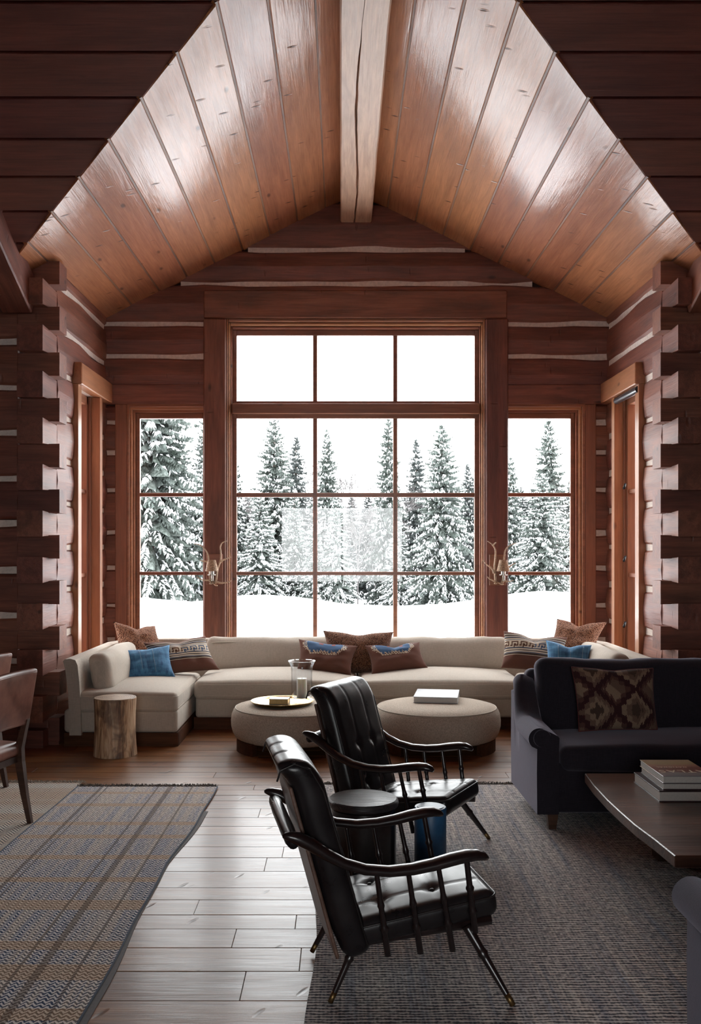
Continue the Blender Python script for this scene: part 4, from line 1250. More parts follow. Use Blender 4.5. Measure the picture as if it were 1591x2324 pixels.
# ------------------------------------------------------------------ black leather armchairs
M['dull_brass'] = plain('worn_brass_ferrule', (.25,.16,.07), .45, metal=1, vary=.3)
def armchair(label, loc, rz):
    root = thing('lounge_chair', label, 'armchair', loc, rz)
    def part(name, b, mat, l=(0,0,0), r=(0,0,0), smooth=True, parent=None):
        return ob(name, b.mesh(name, smooth), mat, parent or root, l, r)
    # seat: deep tufted pad, higher at the front
    pitch = radians(-9)
    sx, sy, sz = .60, .50, .105
    btn = [(-.13,-.10),(-.13,.10),(.08,-.10),(.08,.10)]
    def tuft(p, n, u, v, w):
        if w > .5:
            k = 0
            for (a, c) in btn: k += .015*exp(-((p.x-a)**2+(p.y-c)**2)/.0008)
            for c in (-.10, .10): k += .0035*exp(-((p.y-c)/.008)**2)
            for a in (-.13, .08): k += .003*exp(-((p.x-a)/.008)**2)
            p.z -= k*(w-.5)*2
        return p
    seat = part('seat', puffy(sx, sy, sz, .042, (40, 34, 2), (0,0,.012), tuft, wrinkle=.002, seed=2, e=4), M['black_leather'], (.030, 0, .285), (0, pitch, 0))
    for a, c in btn:
        bb = MB(); bb.lathe([(.0005,.004),(.007,.003),(.010,0),(.009,-.003),(.0005,-.004)], 14); part('button', bb, M['black_leather'], (a, c, .052+.012*.7-.010), parent=seat)
    part('piping', MB().tube(rrect(sx/2-.002, sy/2-.002, .04, .030, 5), .004, 6, True), M['black_edge'], parent=seat)
    # back: a thick slab, rolled over at the top
    th, H = .115, .80
    def backd(p, n, u, v, w):
        z = p.z
        if u > .5:
            k = 0
            for (c, a) in bbtn: k += .015*exp(-((p.y-c)**2+(z-a)**2)/.0008)
            for c in (-.085, .085): k += .0022*exp(-((p.y-c)/.008)**2)
            for a in (.02, -.20): k += .003*exp(-((z-a)/.008)**2)
            p.x -= k*(u-.5)*2
        elif w > .6 or z > .32:
            for c in (-.085, .085): p.z -= .004*exp(-((p.y-c)/.010)**2)
        if z > .24:                                        # roll backwards
            t = (z-.24)/.16; p.x -= .055*t*t; p.z -= .012*t*t
        if z < -.2: p.x += .03*((-.2-z)/.2)**1.0*.5
        return p
    bbtn = [(-.085,.02),(.085,.02),(-.085,-.20),(.085,-.20)]
    lean = radians(-15.5)
    back = part('backrest', puffy(th, .53, H, .050, (2, 36, 44), (.008,0,0), backd, wrinkle=.003, seed=4, e=4), M['black_leather'], (-.335, 0, .548), (0, lean, 0))
    for c, a in bbtn:
        bb = MB(); bb.lathe([(.0005,.004),(.007,.003),(.010,0),(.009,-.003),(.0005,-.004)], 14); part('button', bb, M['black_leather'], (.048, c, a), (0, radians(90), 0), parent=back)
    # thin wooden board and row of tacks on the rear of the slab
    bd = MB().box(-.010, .004, -.250, .250, -.375, .29); ob('back_board', bd.mesh('back_board', bevel=.004), M['back_panel'], back, (-.064, 0, 0))
    for s in (-1, 1):
        pth = [(.052*cos(t) , s*.262, 0) for t in (0,)]
        edge = [(.050, s*.258, -.36), (.050, s*.258, 0), (.046, s*.258, .24), (.020, s*.258, .335), (-.03, s*.258, .372), (-.085, s*.258, .365), (-.108, s*.258, .33)]
        part('piping', MB().tube(edge, .004, 6), M['black_edge'], parent=back)
    tk = MB()
    # rear rail wrapped in leather, ends in the arms
    rail = [(-.475, y, .625) for y in [-.315 + .63*i/12 for i in range(13)]]
    part('rear_rail', MB().tube(rail, [.020]+[.026]*2+[.028]*7+[.026]*2+[.020], 12), M['black_leather'])
    # arms
    for s in (-1, 1):
        pts = [(-.515,.318,.655,.006,.005),(-.505,.318,.656,.014,.012),(-.485,.317,.652,.022,.018),(-.455,.314,.642,.028,.024),(-.41,.312,.618,.030,.024),(-.355,.310,.580,.030,.022),(-.29,.307,.542,.030,.020),(-.21,.304,.513,.031,.020),(-.12,.302,.500,.032,.020),(-.03,.300,.502,.033,.021),(.05,.298,.513,.035,.022),(.12,.297,.528,.038,.023),(.18,.296,.538,.038,.022),(.22,.295,.539,.034,.020),(.248,.295,.532,.024,.016),(.263,.295,.523,.010,.008)]
        part('arm', MB().tube([(x, s*y, z) for x, y, z, a, c in pts], [(a, c) for x, y, z, a, c in pts], 14, up=(0,0,1)), M['black_wood'])
    def turned(p0, p1, r0, r1, nodes, name, mat=None, brass=False):
        p0, p1 = Vector(p0), Vector(p1)
        path = []; rad = []
        n = 28
        for i in range(n+1):
            t = i/n; path.append(p0.lerp(p1, t)); r = r0 + (r1-r0)*t
            for nd in nodes: r += .0055*exp(-((t-nd)/.022)**2)
            rad.append(r)
        o = part(name, MB().tube(path, rad, 12), mat or M['black_wood'])
        if brass:
            q = p0.lerp(p1, .86); part('ferrule', MB().tube([q, p1], [r1+.0015, r1+.0005], 12), M['dull_brass'], parent=o)
        return o
    for s in (-1, 1):
        for xt, zt, xb in ((-.165,.495,-.115), (-.045,.492,.01), (.070,.505,.135)):
            turned((xt, s*.299, zt), (xb, s*.266, .175), .0095, .0125, (.38, .68), 'spindle')
        turned((.180, s*.296, .525), (.225, s*.262, .235), .011, .013, (.4, .72), 'spindle')
        turned((.20, s*.235, .25), (.335, s*.372, .0), .020, .0105, (.35,), 'leg', brass=True)
        turned((-.20, s*.19, .245), (-.325, s*.225, .0), .018, .0095, (.4,), 'leg', brass=True)
        part('side_rail', MB().tube([(-.26, s*.225, .215), (.30, s*.225, .265)], [(.016,.022)]*2, 8, up=(0,0,1)), M['black_wood'])
    for x, z in ((-.22,.215), (.25,.255)):
        part('cross_rail', MB().tube([(x, -.22, z), (x, .22, z)], .018, 8), M['black_wood'])
    return root
armchair('black leather lounge chair nearest the camera, standing half on the bare boards', (.235, 3.80, .014), radians(10.5))
armchair('black leather lounge chair in front of the ottomans', (.385, 5.335, .014), radians(-28))

# round stools between the armchairs
root = thing('drum_stool', 'black round drum stool with carved wooden top between the lounge chairs', 'stool', (.106, 4.735, .0135))
b = MB(); b.lathe([(.001,0),(.150,0),(.158,.01),(.164,.10),(.166,.25),(.164,.36),(.160,.395),(.152,.400),(.001,.400)], 48); ob('body', b.mesh('body', 'auto'), M['black_wood'], root)
b = MB(); b.lathe([(.001,.400),(.163,.400),(.175,.408),(.178,.420),(.175,.434),(.166,.442),(.10,.444),(.001,.445)], 48); ob('top', b.mesh('top', 'auto'), M['black_top'], root)
root = thing('drum_stool', 'narrow blue cylindrical stool beside the black drum stool', 'stool', (.448, 4.80, .0135))
b = MB(); b.lathe([(.001,0),(.078,0),(.081,.004),(.081,.374),(.078,.380),(.070,.381),(.001,.381)], 40); ob('body', b.mesh('body', 'auto'), M['blue_paint'], root)
b = MB(); b.lathe([(.001,.381),(.066,.381),(.068,.384),(.001,.385)], 32); ob('top', b.mesh('top', 'auto'), M['blue_paint'], root)

# ------------------------------------------------------------------ navy sofas
def navy_sofa(label, loc, rz, W=2.2, back=True):
    """origin at the left front corner as one faces it; x to its right, y to the back"""
    root = thing('navy_sofa', label, 'sofa', loc, rz)
    def part(name, b, l=(0,0,0), r=(0,0,0), smooth=True, parent=None, mat=None):
        return ob(name, b.mesh(name, smooth), mat or M['navy'], parent or root, l, r)
    D = .86; AW = .13; ZB = .10
    part('base', puffy(W-.05, D-.05, .30, .02, (8,4,2)), (W/2, D/2, ZB+.15))
    for s in (0, 1):
        rings = []
        n = 14
        for i in range(n+1):
            y = D*i/n*.93
            t = i/n
            rise = 0.0 if t < .55 else .24*((t-.55)/.45)**2*(3-2*(t-.55)/.45)
            top = .615 + rise
            if t > .93: top -= .02
            lean = .0 - .012*t
            out = .045 * (1 - max(0, (t-.6)/.4))
            rr = .055
            Rr = .058 + .006*(1-t); cxx = .058 - out; czz = top - Rr
            prof = [(lean, ZB), (-.002+lean, .35), (.0+lean, czz-Rr*.95)]
            for q_ in range(12):
                aa = radians(225 - q_*15); prof.append((cxx + Rr*cos(aa), czz + Rr*sin(aa)))
            prof += [(AW-.006, top-.028-.02*(1-t)), (AW+.003, top-.06), (AW, top-.13), (AW, .35), (AW, ZB)]
            pr = []
            for (x, z) in prof:
                pr.append((x if s == 0 else W - x, y, z))
            rings.append(pr)
        b = MB(); b.loft(rings)
        part('arm', b, smooth='auto')
        # scroll roll on the front end of the arm
        xs = .030 if s == 0 else W-.030
        roll = []
        path = [(xs - (1 if s == 0 else -1)*.012*0, -.012 + .5*k/8, .555 + (0 if k < 8 else 0)) for k in range(9)]
        part('arm_scroll', MB().tube(path, [.052,.062,.063,.063,.062,.061,.060,.058,.055], 18), smooth='auto')
    part('seat_cushion', puffy(W-2*AW-.01, .66, .16, .06, (14,6,2), (0,0,.035), wrinkle=.012, seed=5), (W/2, .325, .425))
    for k in range(2):
        w_ = (W-2*AW+.02)/2
        def sl(p, n, u, v, w):
            if w > .3: p.z += .02*abs(u)**6*(w-.3) + .010*noise.noise(Vector((p.x*3+k, 0, 0)))
            return p
        part('back_cushion', puffy(w_+.0, .19, .50, .07, (12,2,8), (0,.05,0), sl, wrinkle=.02, seed=k+3), (AW-.01 + w_*(k+.5), .66, .70), (radians(-12),0,0))
    part('back_frame', puffy(W-.16, .14, .78, .05, (8,2,5)), (W/2, .79, .48), (radians(-4),0,0))
    for x in (.10, W-.10):
        for y in (.06, D-.12):
            b = MB(); r0, r1 = .033, .022
            b.loft([[(x-r0,y-r0,ZB),(x+r0,y-r0,ZB),(x+r0,y+r0,ZB),(x-r0,y+r0,ZB)], [(x-r1,y-r1,0),(x+r1,y-r1,0),(x+r1,y+r1,0),(x-r1,y+r1,0)]])
            ob('leg', b, M['walnut'], root)
    return root
navy_sofa('navy velvet roll-arm sofa with a patterned cushion, behind the coffee table', (1.165, 5.65, .0135), 0, 2.7)
navy_sofa('navy upholstered sofa cut off by the lower right corner, only its rolled arm showing', (1.13+2.3, 3.10, .0135), pi, 2.3)
pillow('cushion', 'dark kilim cushion with brown diamond pattern on the navy sofa', *four([(1297,1514),(1482,1517),(1492,1656),(1314,1660)], (6.17,6.17,6.02,6.02)), .15, M['print'], kilim, n=100, m_=76, chop=.03, pull=.045, seed=12, piping=fabric('maroon_cord', (.12,.03,.03)), wr=.012)

# ------------------------------------------------------------------ coffee table and books
def coffee_table():
    root = thing('coffee_table', 'low dark wooden coffee table with bowed sides carrying a stack of books', 'coffee table', (1.38, 3.95, 0))
    inv = Vector((1.38, 3.95, 0))
    edge = [(1.388,3.948),(1.377,4.17),(1.358,4.396),(1.353,4.62),(1.352,4.83),(1.362,5.13),(1.383,5.396)]
    R_ = [(2*2.0-x, y) for x, y in reversed(edge)]
    top = [(x, y, .42) for x, y in edge + R_]; bot = [(x, y, .367) for x, y in edge + R_]
    b = MB().prism(bot, top)
    me = b.mesh('table_top', bevel=.004)
    o = ob('table_top', me, M['table'], root); o.location = -inv
    for x in (1.75, 2.25):
        for y in (4.2, 5.15):
            o = ob('leg', MB().box(x-.05,x+.05,y-.05,y+.05,.0135,.367).mesh('leg', bevel=.006), M['table_leg'], root); o.location = -inv
    o = ob('stretcher', MB().box(1.96,2.04,4.2,5.15,.16,.22), M['table_leg'], root); o.location = -inv
    for y in (4.2, 5.15):
        o = ob('stretcher', MB().box(1.75,2.25,y-.03,y+.03,.16,.22), M['table_leg'], root); o.location = -inv
M['table'] = wood('coffee_table_plank', (.040,.017,.011), (.18,.088,.056), rough=.34, coat=.4, coat_rough=.2, bmp=.5, knots=False, vary=.1, grain=.9)
M['table_leg'] = M['walnut']
coffee_table()
def cover_mat():
    m, nt, b = mat_new('painted_book_jacket')
    tc = N(nt, 'ShaderNodeTexCoord'); sp = N(nt, 'ShaderNodeSeparateXYZ'); nt.links.new(tc.outputs['Object'], sp.inputs[0])
    n1 = noise_tex(nt, mapping(nt, tc.outputs['Object'], (5, 14, 5)), 1.8, 4, .6, 1)
    y = mth(nt, 'ADD', mth(nt, 'MULTIPLY_ADD', sp.outputs[1], 2.6, .5), mth(nt, 'MULTIPLY', mth(nt, 'SUBTRACT', n1, .5), .22))
    c = ramp(nt, y, [(.0,(.20,.20,.21)),(.20,(.30,.27,.26)),(.30,(.22,.075,.055)),(.52,(.25,.10,.075)),(.62,(.40,.20,.14)),(.75,(.42,.33,.16)),(1.0,(.50,.36,.24))])
    nt.links.new(c, b.inputs['Base Color']); b.inputs['Roughness'].default_value = .3; b.inputs['Coat Weight'].default_value = .4; return m
M['jacket'] = cover_mat()
g = None
bx, by = 1.60, 4.98
b1 = book('book', 'thick white-edged hardback at the bottom of the coffee table stack', .33, .405, .056, (1.60+.165, 4.985, .42), radians(.5), M['dark_cover'], M['paper'], spine='right', cv=.0055)
b2 = book('book', 'hardback in the middle of the coffee table stack', .31, .37, .036, (1.63+.155, 4.985, .476), radians(-.5), M['dark_cover'], M['paper'], spine='right', cv=.005)
b3 = book('book', 'atlas with a red painted jacket on top of the coffee table stack', .265, .375, .036, (1.625+.1325, 4.98, .512), radians(0), M['jacket'], M['paper'], spine='right', cv=.0025)
def lettering(txt, size, x, y, z, parent, mat, rz=pi, space=1.0, name='title'):
    cu = bpy.data.curves.new(name, 'FONT'); cu.body = txt; cu.size = size; cu.extrude = .0002; cu.align_x = 'CENTER'; cu.space_character = space
    t = bpy.data.objects.new('tmp', cu); COL.objects.link(t)
    bpy.context.view_layer.update()
    me = bpy.data.meshes.new_from_object(t.evaluated_get(bpy.context.evaluated_depsgraph_get()))
    bpy.data.objects.remove(t)
    return ob(name, me, mat, parent, (x, y, z), (0, 0, rz))
M['title_ink'] = plain('cream_title_ink', (.78,.68,.50), .4)
lettering('ATLAS', .072, .005, -.055, .0363, b3, M['title_ink'], space=1.25)
lettering('NATIONAL', .026, -.02, .022, .0363, b3, M['title_ink'], space=1.3)

# ------------------------------------------------------------------ dining chairs
def dining_chair(label, loc, rz):
    """origin on the floor under the seat, faces local -x; the back is on the +x side"""
    root = thing('dining_chair', label, 'dining chair', loc, rz)
    def part(name, b, mat, l=(0,0,0), r=(0,0,0), smooth=True, parent=None): return ob(name, b.mesh(name, smooth), mat, parent or root, l, r)
    def bk(p, n, u, v, w):
        p.x += .016*(v*v); return p
    bkr = part('backrest', puffy(.038, .46, .35, .014, (2,10,8), (.008,0,0), bk, wrinkle=.002), M['brown_leather'], (.268, 0, .780), (0, radians(10), 0))
    for z in (-.162, .162):
        part('piping', MB().tube([(.018+.014*(y/.22)**2, y, z*.97) for y in [-.22+.44*i/10 for i in range(11)]], .0035, 5), M['brown_leather'], parent=bkr)
    part('seat', puffy(.47, .47, .085, .035, (8,8,2), (0,0,.03), wrinkle=.004, seed=3), M['brown_leather'], (-.01, 0, .455))
    part('seat_rail', MB().box(-.22,.215,-.215,.215,.375,.415), M['walnut'], smooth=False)
    def leg(pts):
        b = MB(); b.loft([[(x-a,y-c,z),(x+a,y-c,z),(x+a,y+c,z),(x-a,y+c,z)] for x,y,z,a,c in pts]); part('leg', b, M['walnut'], smooth=False)
    for s in (-1, 1):
        leg([(.268, s*.205, .64, .014,.016), (.245, s*.205, .56, .018,.018), (.218, s*.205, .46, .024,.019), (.220, s*.207, .38, .025,.019), (.250, s*.21, .18, .020,.016), (.285, s*.215, 0, .014,.013)])
        leg([(-.20, s*.195, .40, .022,.022), (-.215, s*.20, 0, .013,.013)])
    return root
rz = radians(-12)
f = Vector((cos(rz), sin(rz)))
def chair_at(fx, fy, label):      # far rear foot given
    lx, ly = .285, .215
    ox = fx - (cos(rz)*lx - sin(rz)*ly); oy = fy - (sin(rz)*lx + cos(rz)*ly)
    dining_chair(label, (ox, oy, .0145), rz)
chair_at(-1.915, 5.82, 'brown leather dining chair with tapered dark legs on the plaid rug')
chair_at(-2.375, 6.70, 'brown leather dining chair at the left edge, behind the nearer one')

# ------------------------------------------------------------------ antler sconces
def sconce(label, strokes, shade, px0, base):
    """strokes in the detail view: 13.26 px per photo px"""
    cx, cz = base
    Y = YW - .05
    root = thing('antler_sconce', label, 'wall lamp', (X_(cx, Y), Y, Z_(cz, Y)))
    inv = Vector(root.location)
    def q(u, v, d): p = P(px0 + u/13.26, 1200 + v/13.26, Y); p.y = Y - d; return p - inv
    x0, x1, z0, z1 = shade['plate']
    a, c = q(x0, z1, 0), q(x1, z0, 0)
    ob('backplate', MB().box(a.x, c.x, -.018, 0, a.z, c.z).mesh('backplate', bevel=.004), M['trim'], root)
    for st, r0, r1, d0, d1 in strokes:
        n = len(st); path = [q(u, v, d0 + (d1-d0)*i/(n-1)) for i, (u, v) in enumerate(st)]
        # smooth the path
        fine = []
        for i in range(n-1):
            p0, p1, p2, p3 = path[max(i-1,0)], path[i], path[i+1], path[min(i+2,n-1)]
            for k in range(4):
                t = k/4; fine.append(.5*((2*p1)+(p2-p0)*t+(2*p0-5*p1+4*p2-p3)*t*t+(3*p1-p0-3*p2+p3)*t**3))
        fine.append(path[-1]); m_ = len(fine)
        ob('antler', MB().tube(fine, [r0+(r1-r0)*(i/(m_-1))**1.2 for i in range(m_)], 9).mesh('antler', True), M['antler'], root)
    s = shade
    c0 = q(s['cx'], s['top'], .10); c1 = q(s['cx'], s['bot'], .10)
    rt = s['rt']/13.26/F_PX*Y; rb = s['rb']/13.26/F_PX*Y
    b = MB(); b.lathe([(rt, c0.z), (rb, c1.z), (rb-.002, c1.z), (rt-.002, c0.z)], 24, Matrix.Translation((c0.x, c0.y, 0)), cap=False)
    b.f += [(j, (j+1) % 24, 72+(j+1) % 24, 72+j) for j in range(24)]
    ob('lamp_shade', b.mesh('lamp_shade', 'auto'), M['hide_shade'], root)
    def cyl(u, v0, v1, r): 
        a0, a1 = q(u, v0, .10), q(u, v1, .10)
        return MB().lathe([(r*.9, a1.z), (r, a1.z+.002), (r, a0.z)], 20, Matrix.Translation((a0.x, a0.y, 0)))
    ob('socket', cyl(s['cx'], s['bot']-60, 1370, .026).mesh('socket', 'auto'), M['steel'], root)
    ob('drip_pan', cyl(s['cx'], 1368, 1392, .043).mesh('drip_pan', 'auto'), M['steel'], root)
    ob('stem', cyl(s['cx']+15, 1392, 1560, .012).mesh('stem', 'auto'), M['steel'], root)
    ob('bracket', MB().tube([q(s['cx']+15, 1540, .10), q(s['cx']+15, 1560, .01)], .009, 8).mesh('bracket', True), M['steel'], root)
L_ = [([(760,1660),(800,1580),(830,1450),(850,1250),(900,1100),(960,920),(965,700),(950,560),(1000,440),(1080,395),(1150,370)], .014,.004,.03,.09),
      ([(950,1010),(1040,940),(1160,900),(1280,855)], .011,.004,.05,.12),
      ([(780,1640),(850,1600),(950,1620),(1080,1620),(1200,1600),(1295,1555)], .013,.004,.03,.13),
      ([(690,1660),(650,1500),(610,1300),(595,1100),(600,900),(570,740),(480,600),(350,490),(180,455)], .013,.004,.03,.10),
      ([(600,1040),(540,985),(450,975),(365,940)], .010,.004,.05,.11),
      ([(680,1640),(620,1550),(520,1540),(400,1520),(270,1435)], .012,.004,.03,.12),
      ([(730,1600),(690,1645),(635,1640)], .010,.006,.04,.08), ([(755,1640),(800,1690),(870,1700)], .010,.006,.04,.08)]
sconce('antler wall sconce with hide shade on the post left of the middle window', L_, dict(cx=712, top=935, bot=1268, rt=118, rb=198, plate=(505,1010,760,1680)), 430, (487,1300))
R_s = [([(590,1640),(575,1500),(555,1300),(545,1100),(560,900),(565,700),(540,600),(470,490),(400,430),(310,375)], .015,.004,.03,.10),
      ([(475,520),(510,460),(560,415)], .010,.005,.08,.11),
      ([(520,1330),(480,1230),(400,1150),(280,1080),(155,945)], .012,.004,.05,.14),
      ([(600,1620),(540,1580),(460,1540),(370,1500),(295,1435)], .012,.004,.03,.12),
      ([(740,1650),(790,1500),(800,1300),(800,1100),(815,900),(840,700),(890,580),(1000,490),(1160,430)], .013,.004,.03,.10),
      ([(820,1230),(920,1170),(1030,1090),(1140,1025)], .010,.004,.05,.11),
      ([(770,1640),(830,1560),(900,1580),(980,1570),(1070,1545)], .011,.004,.03,.12),
      ([(640,1600),(590,1640),(520,1640)], .010,.006,.04,.08), ([(670,1610),(730,1660),(800,1660)], .010,.006,.04,.08)]
sconce('antler wall sconce with hide shade on the post right of the middle window', R_s, dict(cx=778, top=935, bot=1270, rt=118, rb=200, plate=(400,905,770,1705)), 1080, (1136,1300))

# ------------------------------------------------------------------ outside: snowfield and forest
def crest_py(px):
    pts = [(-400,1330),(100,1345),(313,1357),(457,1368),(535,1352),(620,1350),(700,1358),(780,1371),(900,1376),(1000,1372),(1080,1362),(1155,1350),(1215,1340),(1300,1345),(1600,1335),(2200,1330)]
    if px <= pts[0][0]: return pts[0][1]
    for (a, ya), (c, yc) in zip(pts, pts[1:]):
        if px <= c: return ya + (yc-ya)*(px-a)/(c-a)
    return pts[-1][1]
YC = 30.0
def crest_z(x): return EYE - (crest_py(VPX + x*F_PX/YC) - VPY)*YC/F_PX
def ground_z(x, y):
    zc = crest_z(x)
    base = -.45 + .06*noise.noise(Vector((x*.12, y*.12, 0))) + .02*noise.noise(Vector((x*.5, y*.5, 3)))
    if y < YC:
        t = max(0, (y-16)/(YC-16)); t = t*t*(3-2*t); return base*(1-t) + zc*t + .02*noise.noise(Vector((x*.3, y*.2, 7)))*(1-t)
    t = min(1, (y-YC)/5); t = t*t*(3-2*t)
    far = zc - .75 + max(0, y-36)*.012
    return zc*(1-t) + far*t
def snowfield():
    xs = [-90,-60,-40,-30] + [-24 + i*.8 for i in range(61)] + [30,40,60,90]
    ys = [-30,-10,0] + [4+ i*1.0 for i in range(22)] + [26 + i*.35 for i in range(34)] + [38.5,40,43,47,52,60,75,100,140]
    vs = [(x, y, ground_z(x, y)) for y in ys for x in xs]; n = len(xs)
    fs = [(j*n+i, j*n+i+1, (j+1)*n+i+1, (j+1)*n+i) for j in range(len(ys)-1) for i in range(n-1)]
    b = MB(); b.add(vs, fs); o = ob('ground', b.mesh('ground', True), M['snow']); structure(o)
snowfield()

def conifer_meshes(seed, H, R, whorls, per, open_=1.0, snow=1.0):
    rnd = random.Random(seed); K = .62; per = int(per*1.5)
    G = MB(); S = MB(); T = MB()
    T.tube([(0,0,-.6),(0,0,H*.5),(0,0,H)], [H*.020, H*.011, .01], 6)
    for w in range(whorls):
        f = w/(whorls-1)
        z = H*(.02 + .97*f**.92)
        rl = R*((1-f)**.80)*rnd.uniform(.78,1.12) + .10
        nb = max(4, int(per*(1-f*.45)))
        a0 = rnd.random()*6.28
        # the dense inner skirt of twigs that closes the crown
        ns = 30; r1 = rl*.50; d1 = r1*(.75 - .45*f)
        base = len(G.v)
        ring_ = []
        for q in range(ns):
            aa = a0 + 2*pi*q/ns; rr = r1*rnd.uniform(.45, 1.35)
            ring_.append((cos(aa)*rr, sin(aa)*rr, z - d1*rnd.uniform(.8,1.25)))
        G.add([(0, 0, z + .12)] + ring_, [(0, 1+q, 1+(q+1) % ns) for q in range(ns)])
        for k in range(nb):
            a = a0 + 2*pi*k/nb + rnd.uniform(-.25,.25)
            L = rl*rnd.uniform(.72,1.1)
            droop = L*rnd.uniform(.50,.95)*(1 - .6*f) - L*.40*f; load = rnd.choice((.25,.6,1.2,1.7))
            zz = z + rnd.uniform(-.12,.12)
            ca, sa = cos(a), sin(a)
            steps = max(4, int(L/.085))
            prev = None
            for s in range(1, steps+1):
                t = s/steps
                r = L*t
                hz = zz - droop*(t**1.5) + .10*L*max(0, t-.75)*2
                px, py = ca*r, sa*r
                wdt = (.10 + .42*(1-t)**.8*min(1, L)) * .55 * (.45 if t > .9 else 1)
                for side in (-1, 1):
                    if rnd.random() < .12: continue
                    l = (wdt*rnd.uniform(.7,1.35) + .05)*K
                    # side spray: leaves the branch sideways and forwards, hanging
                    dx = ca*.55*l - sa*side*l*.9; dy = sa*.55*l + ca*side*l*.9
                    dz = -l*rnd.uniform(.55,1.3)
                    h = (rnd.uniform(.05,.09)*open_)*K + l*.12
                    p0 = (px, py, hz); p2 = (px+dx, py+dy, hz+dz)
                    mx, my, mz = px+dx*.5, py+dy*.5, hz+dz*.38
                    G.add([p0, (mx-ca*h, my-sa*h, mz-h*.9), p2, (mx+ca*h, my+sa*h, mz+h*.1)], [(0,1,2,3)])
                    if rnd.random() < .8:
                        G.add([p0, (mx, my, mz-h*1.9), p2, (mx, my, mz)], [(0,1,2,3)])
                    if rnd.random() < .52*snow*load*(.35+.9*t):
                        hh = h*rnd.uniform(.5,.85); up = .025 + .03*rnd.random()
                        q = .93
                        S.add([(px, py, hz+up*.6), (mx-ca*hh-sa*hh*.2, my-sa*hh+ca*hh*.2, mz+.004), (px+dx*q, py+dy*q, hz+dz*q+up*.5), (mx+ca*hh, my+sa*hh, mz+.006), (mx, my, mz+up*1.9)], [(0,1,4),(1,2,4),(2,3,4),(3,0,4)])
    return T.mesh('trunk'), G.mesh('foliage'), S.mesh('snow_load')
def bare_mesh(seed, H, depth=6):
    rnd = random.Random(seed); B = MB()
    def grow(p, d, l, r, k):
        q = p + d*l
        B.tube([p, q], [r, r*.7], 3)
        if k == 0: return
        for _ in range(3 if k > 1 else 4):
            nd = (d + Vector((rnd.uniform(-1,1), rnd.uniform(-1,1), rnd.uniform(-.25,.6)))*.62).normalized()
            grow(p + d*l*rnd.uniform(.45, 1), nd, l*rnd.uniform(.6,.82), max(.008, r*.62), k-1)
    grow(Vector((0,0,-.5)), Vector((0,0,1)), H*.36, .05, depth)
    return B.mesh('branches')
variants = [conifer_meshes(1, 8.0, 2.3, 30, 12), conifer_meshes(2, 8.0, 1.9, 32, 11), conifer_meshes(3, 8.0, 1.55, 30, 10), conifer_meshes(4, 8.0, 2.1, 30, 11, snow=1.25), conifer_meshes(5, 8.0, 1.7, 30, 12, snow=.8)]
frosty = conifer_meshes(6, 8.0, 1.7, 28, 11, snow=.35)
def tree(var, cx, top, hw, D, label, group=None, frost=False):
    x = X_(cx, D); zb = ground_z(x, D) - .1; zt = Z_(top, D)
    sc = (zt-zb)/8.0; sw = 1.12*hw*D/F_PX/{0:2.3,1:1.9,2:1.55,3:2.1,4:1.7,5:1.7}[var]
    v = (variants + [frosty])[var]
    root = thing('spruce_tree', label, 'tree', (x, D, zb), random.random()*6.28, group)
    root.scale = (sw, sw, sc)
    ob('trunk', v[0], M['bark'], root); ob('foliage', v[1], M['needle_pale'] if (var == 5 or D > 41) else M['needle'], root)['kind'] = 'stuff'; ob('snow_load', v[2], M['tree_snow'], root)['kind'] = 'stuff'
    return root
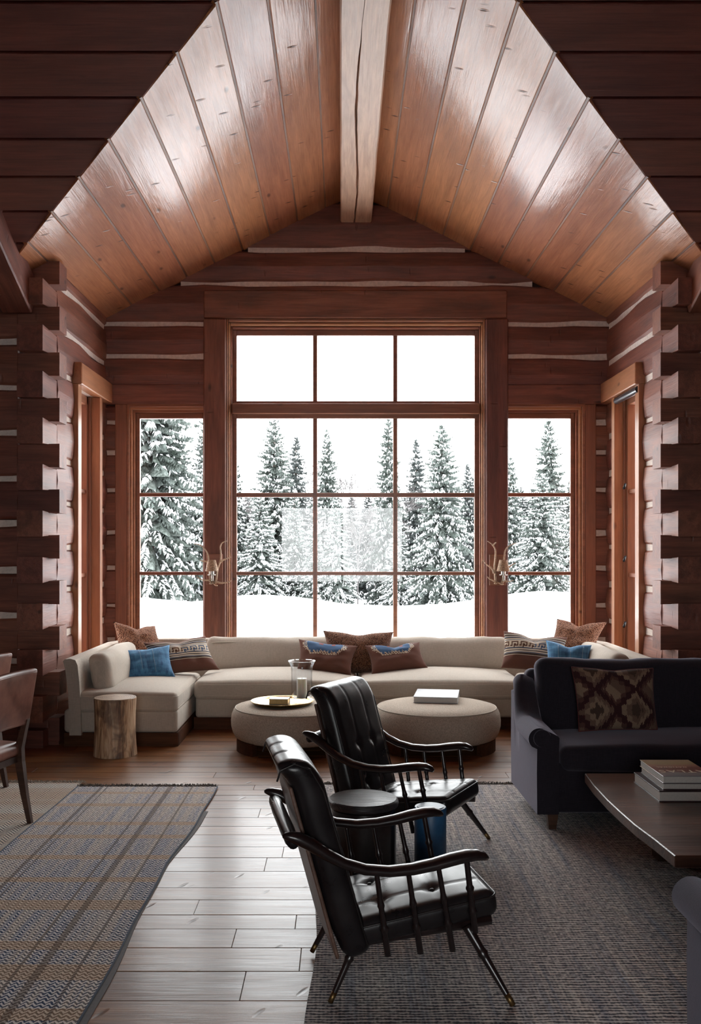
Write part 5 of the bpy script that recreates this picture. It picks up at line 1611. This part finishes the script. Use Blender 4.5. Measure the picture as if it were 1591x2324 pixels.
T_ = [
 (0, 345, 690, 175, 33.5, 'huge snow-laden spruce filling the left window', None),
 (3, 470, 930, 85, 35, 'snowy spruce half hidden behind the post left of the middle window', None),
 (4, 528, 1005, 50, 38, 'dark narrow spruce at the left edge of the middle window', None),
 (1, 622, 945, 92, 37, 'tall snowy spruce in the upper left pane of the middle window', None),
 (5, 672, 990, 60, 42, 'frosted pale spruce right behind the tall left spruce', None),
 (3, 590, 1122, 78, 34.5, 'broad snow-covered spruce in the left column of panes, lower half', None),
 (2, 668, 1112, 52, 35.5, 'slim snowy spruce beside the left muntin', None),
 (1, 742, 976, 62, 38.5, 'pointed spruce at the left of the middle column of panes', None),
 (3, 762, 1128, 60, 34, 'small snowy spruce low in the middle column of panes', None),
 (2, 882, 948, 62, 36.5, 'tall spruce standing behind the right muntin', None),
 (5, 945, 996, 55, 43, 'frosted distant spruce in the right column of panes', None),
 (0, 1003, 966, 108, 34.0, 'large snow-laden spruce in the right column of panes', None),
 (5, 1062, 1052, 50, 42, 'frosted spruce at the right edge of the middle window', None),
 (4, 1160, 1040, 52, 38, 'dark spruce at the left edge of the right window', None),
 (1, 1245, 946, 72, 40, 'tall spruce rising against the sky in the right window', None),
 (0, 1232, 1078, 95, 34, 'broad snow-covered spruce low in the right window', None),
 (3, 1318, 985, 60, 39, 'spruce cut off by the right edge of the right window', None),
 (5, 835, 1120, 60, 46, 'low frosted spruce between the middle trees', None),
 (3, 905, 1185, 55, 34.5, 'snowy sapling spruce below the right muntin', None),
 (2, 715, 1190, 48, 34.0, 'snowy sapling spruce below the left muntin', None),
 (5, 400, 960, 80, 44, 'spruce far behind the huge left spruce', None),
]
for v, cx, top, hw, D, lb, g in T_: tree(v, cx, top, hw, D, lb, g)
_r = random.Random(21)
for i in range(26):                                        # the pale wall of forest far behind
    cx = 250 + i*46 + _r.uniform(-14, 14)
    top = _r.uniform(1075, 1135) + (25 if 780 < cx < 870 else 0)
    tree(_r.choice((5,5,4)), cx, top, _r.uniform(50, 70), _r.uniform(47, 58), 'pale frosted spruce in the distant forest behind the window trees', 'pale spruces of the distant forest')
bm1 = bare_mesh(11, 8.0); bm2 = bare_mesh(12, 8.0)
for i, (me, cx, top, hw, D, lb) in enumerate([(bm1, 812, 1035, 1, 41, 'bare frosted tree with spreading twigs in the middle column of panes'), (bm2, 852, 1075, 1, 44, 'bare frosted tree left of the tall middle spruce'),
        (bm1, 700, 1010, 1, 45, 'bare frosted tree behind the left muntin'), (bm2, 930, 1060, 1, 46, 'bare frosted tree right of the tall middle spruce'), (bm2, 600, 1050, 1, 40, 'bare frosted tree among the left spruces'), (bm1, 790, 1150, 1, 37, 'low frosted birch thicket in the middle of the forest')]):
    x = X_(cx, D); zb = ground_z(x, D); H = Z_(top, D)-zb
    o = ob('bare_tree', me, M['frost']); o.location = (x, D, zb); s = H/7.6; o.scale = (s, s, s); o.rotation_euler[2] = i*1.3
    tag(o, lb, 'tree')
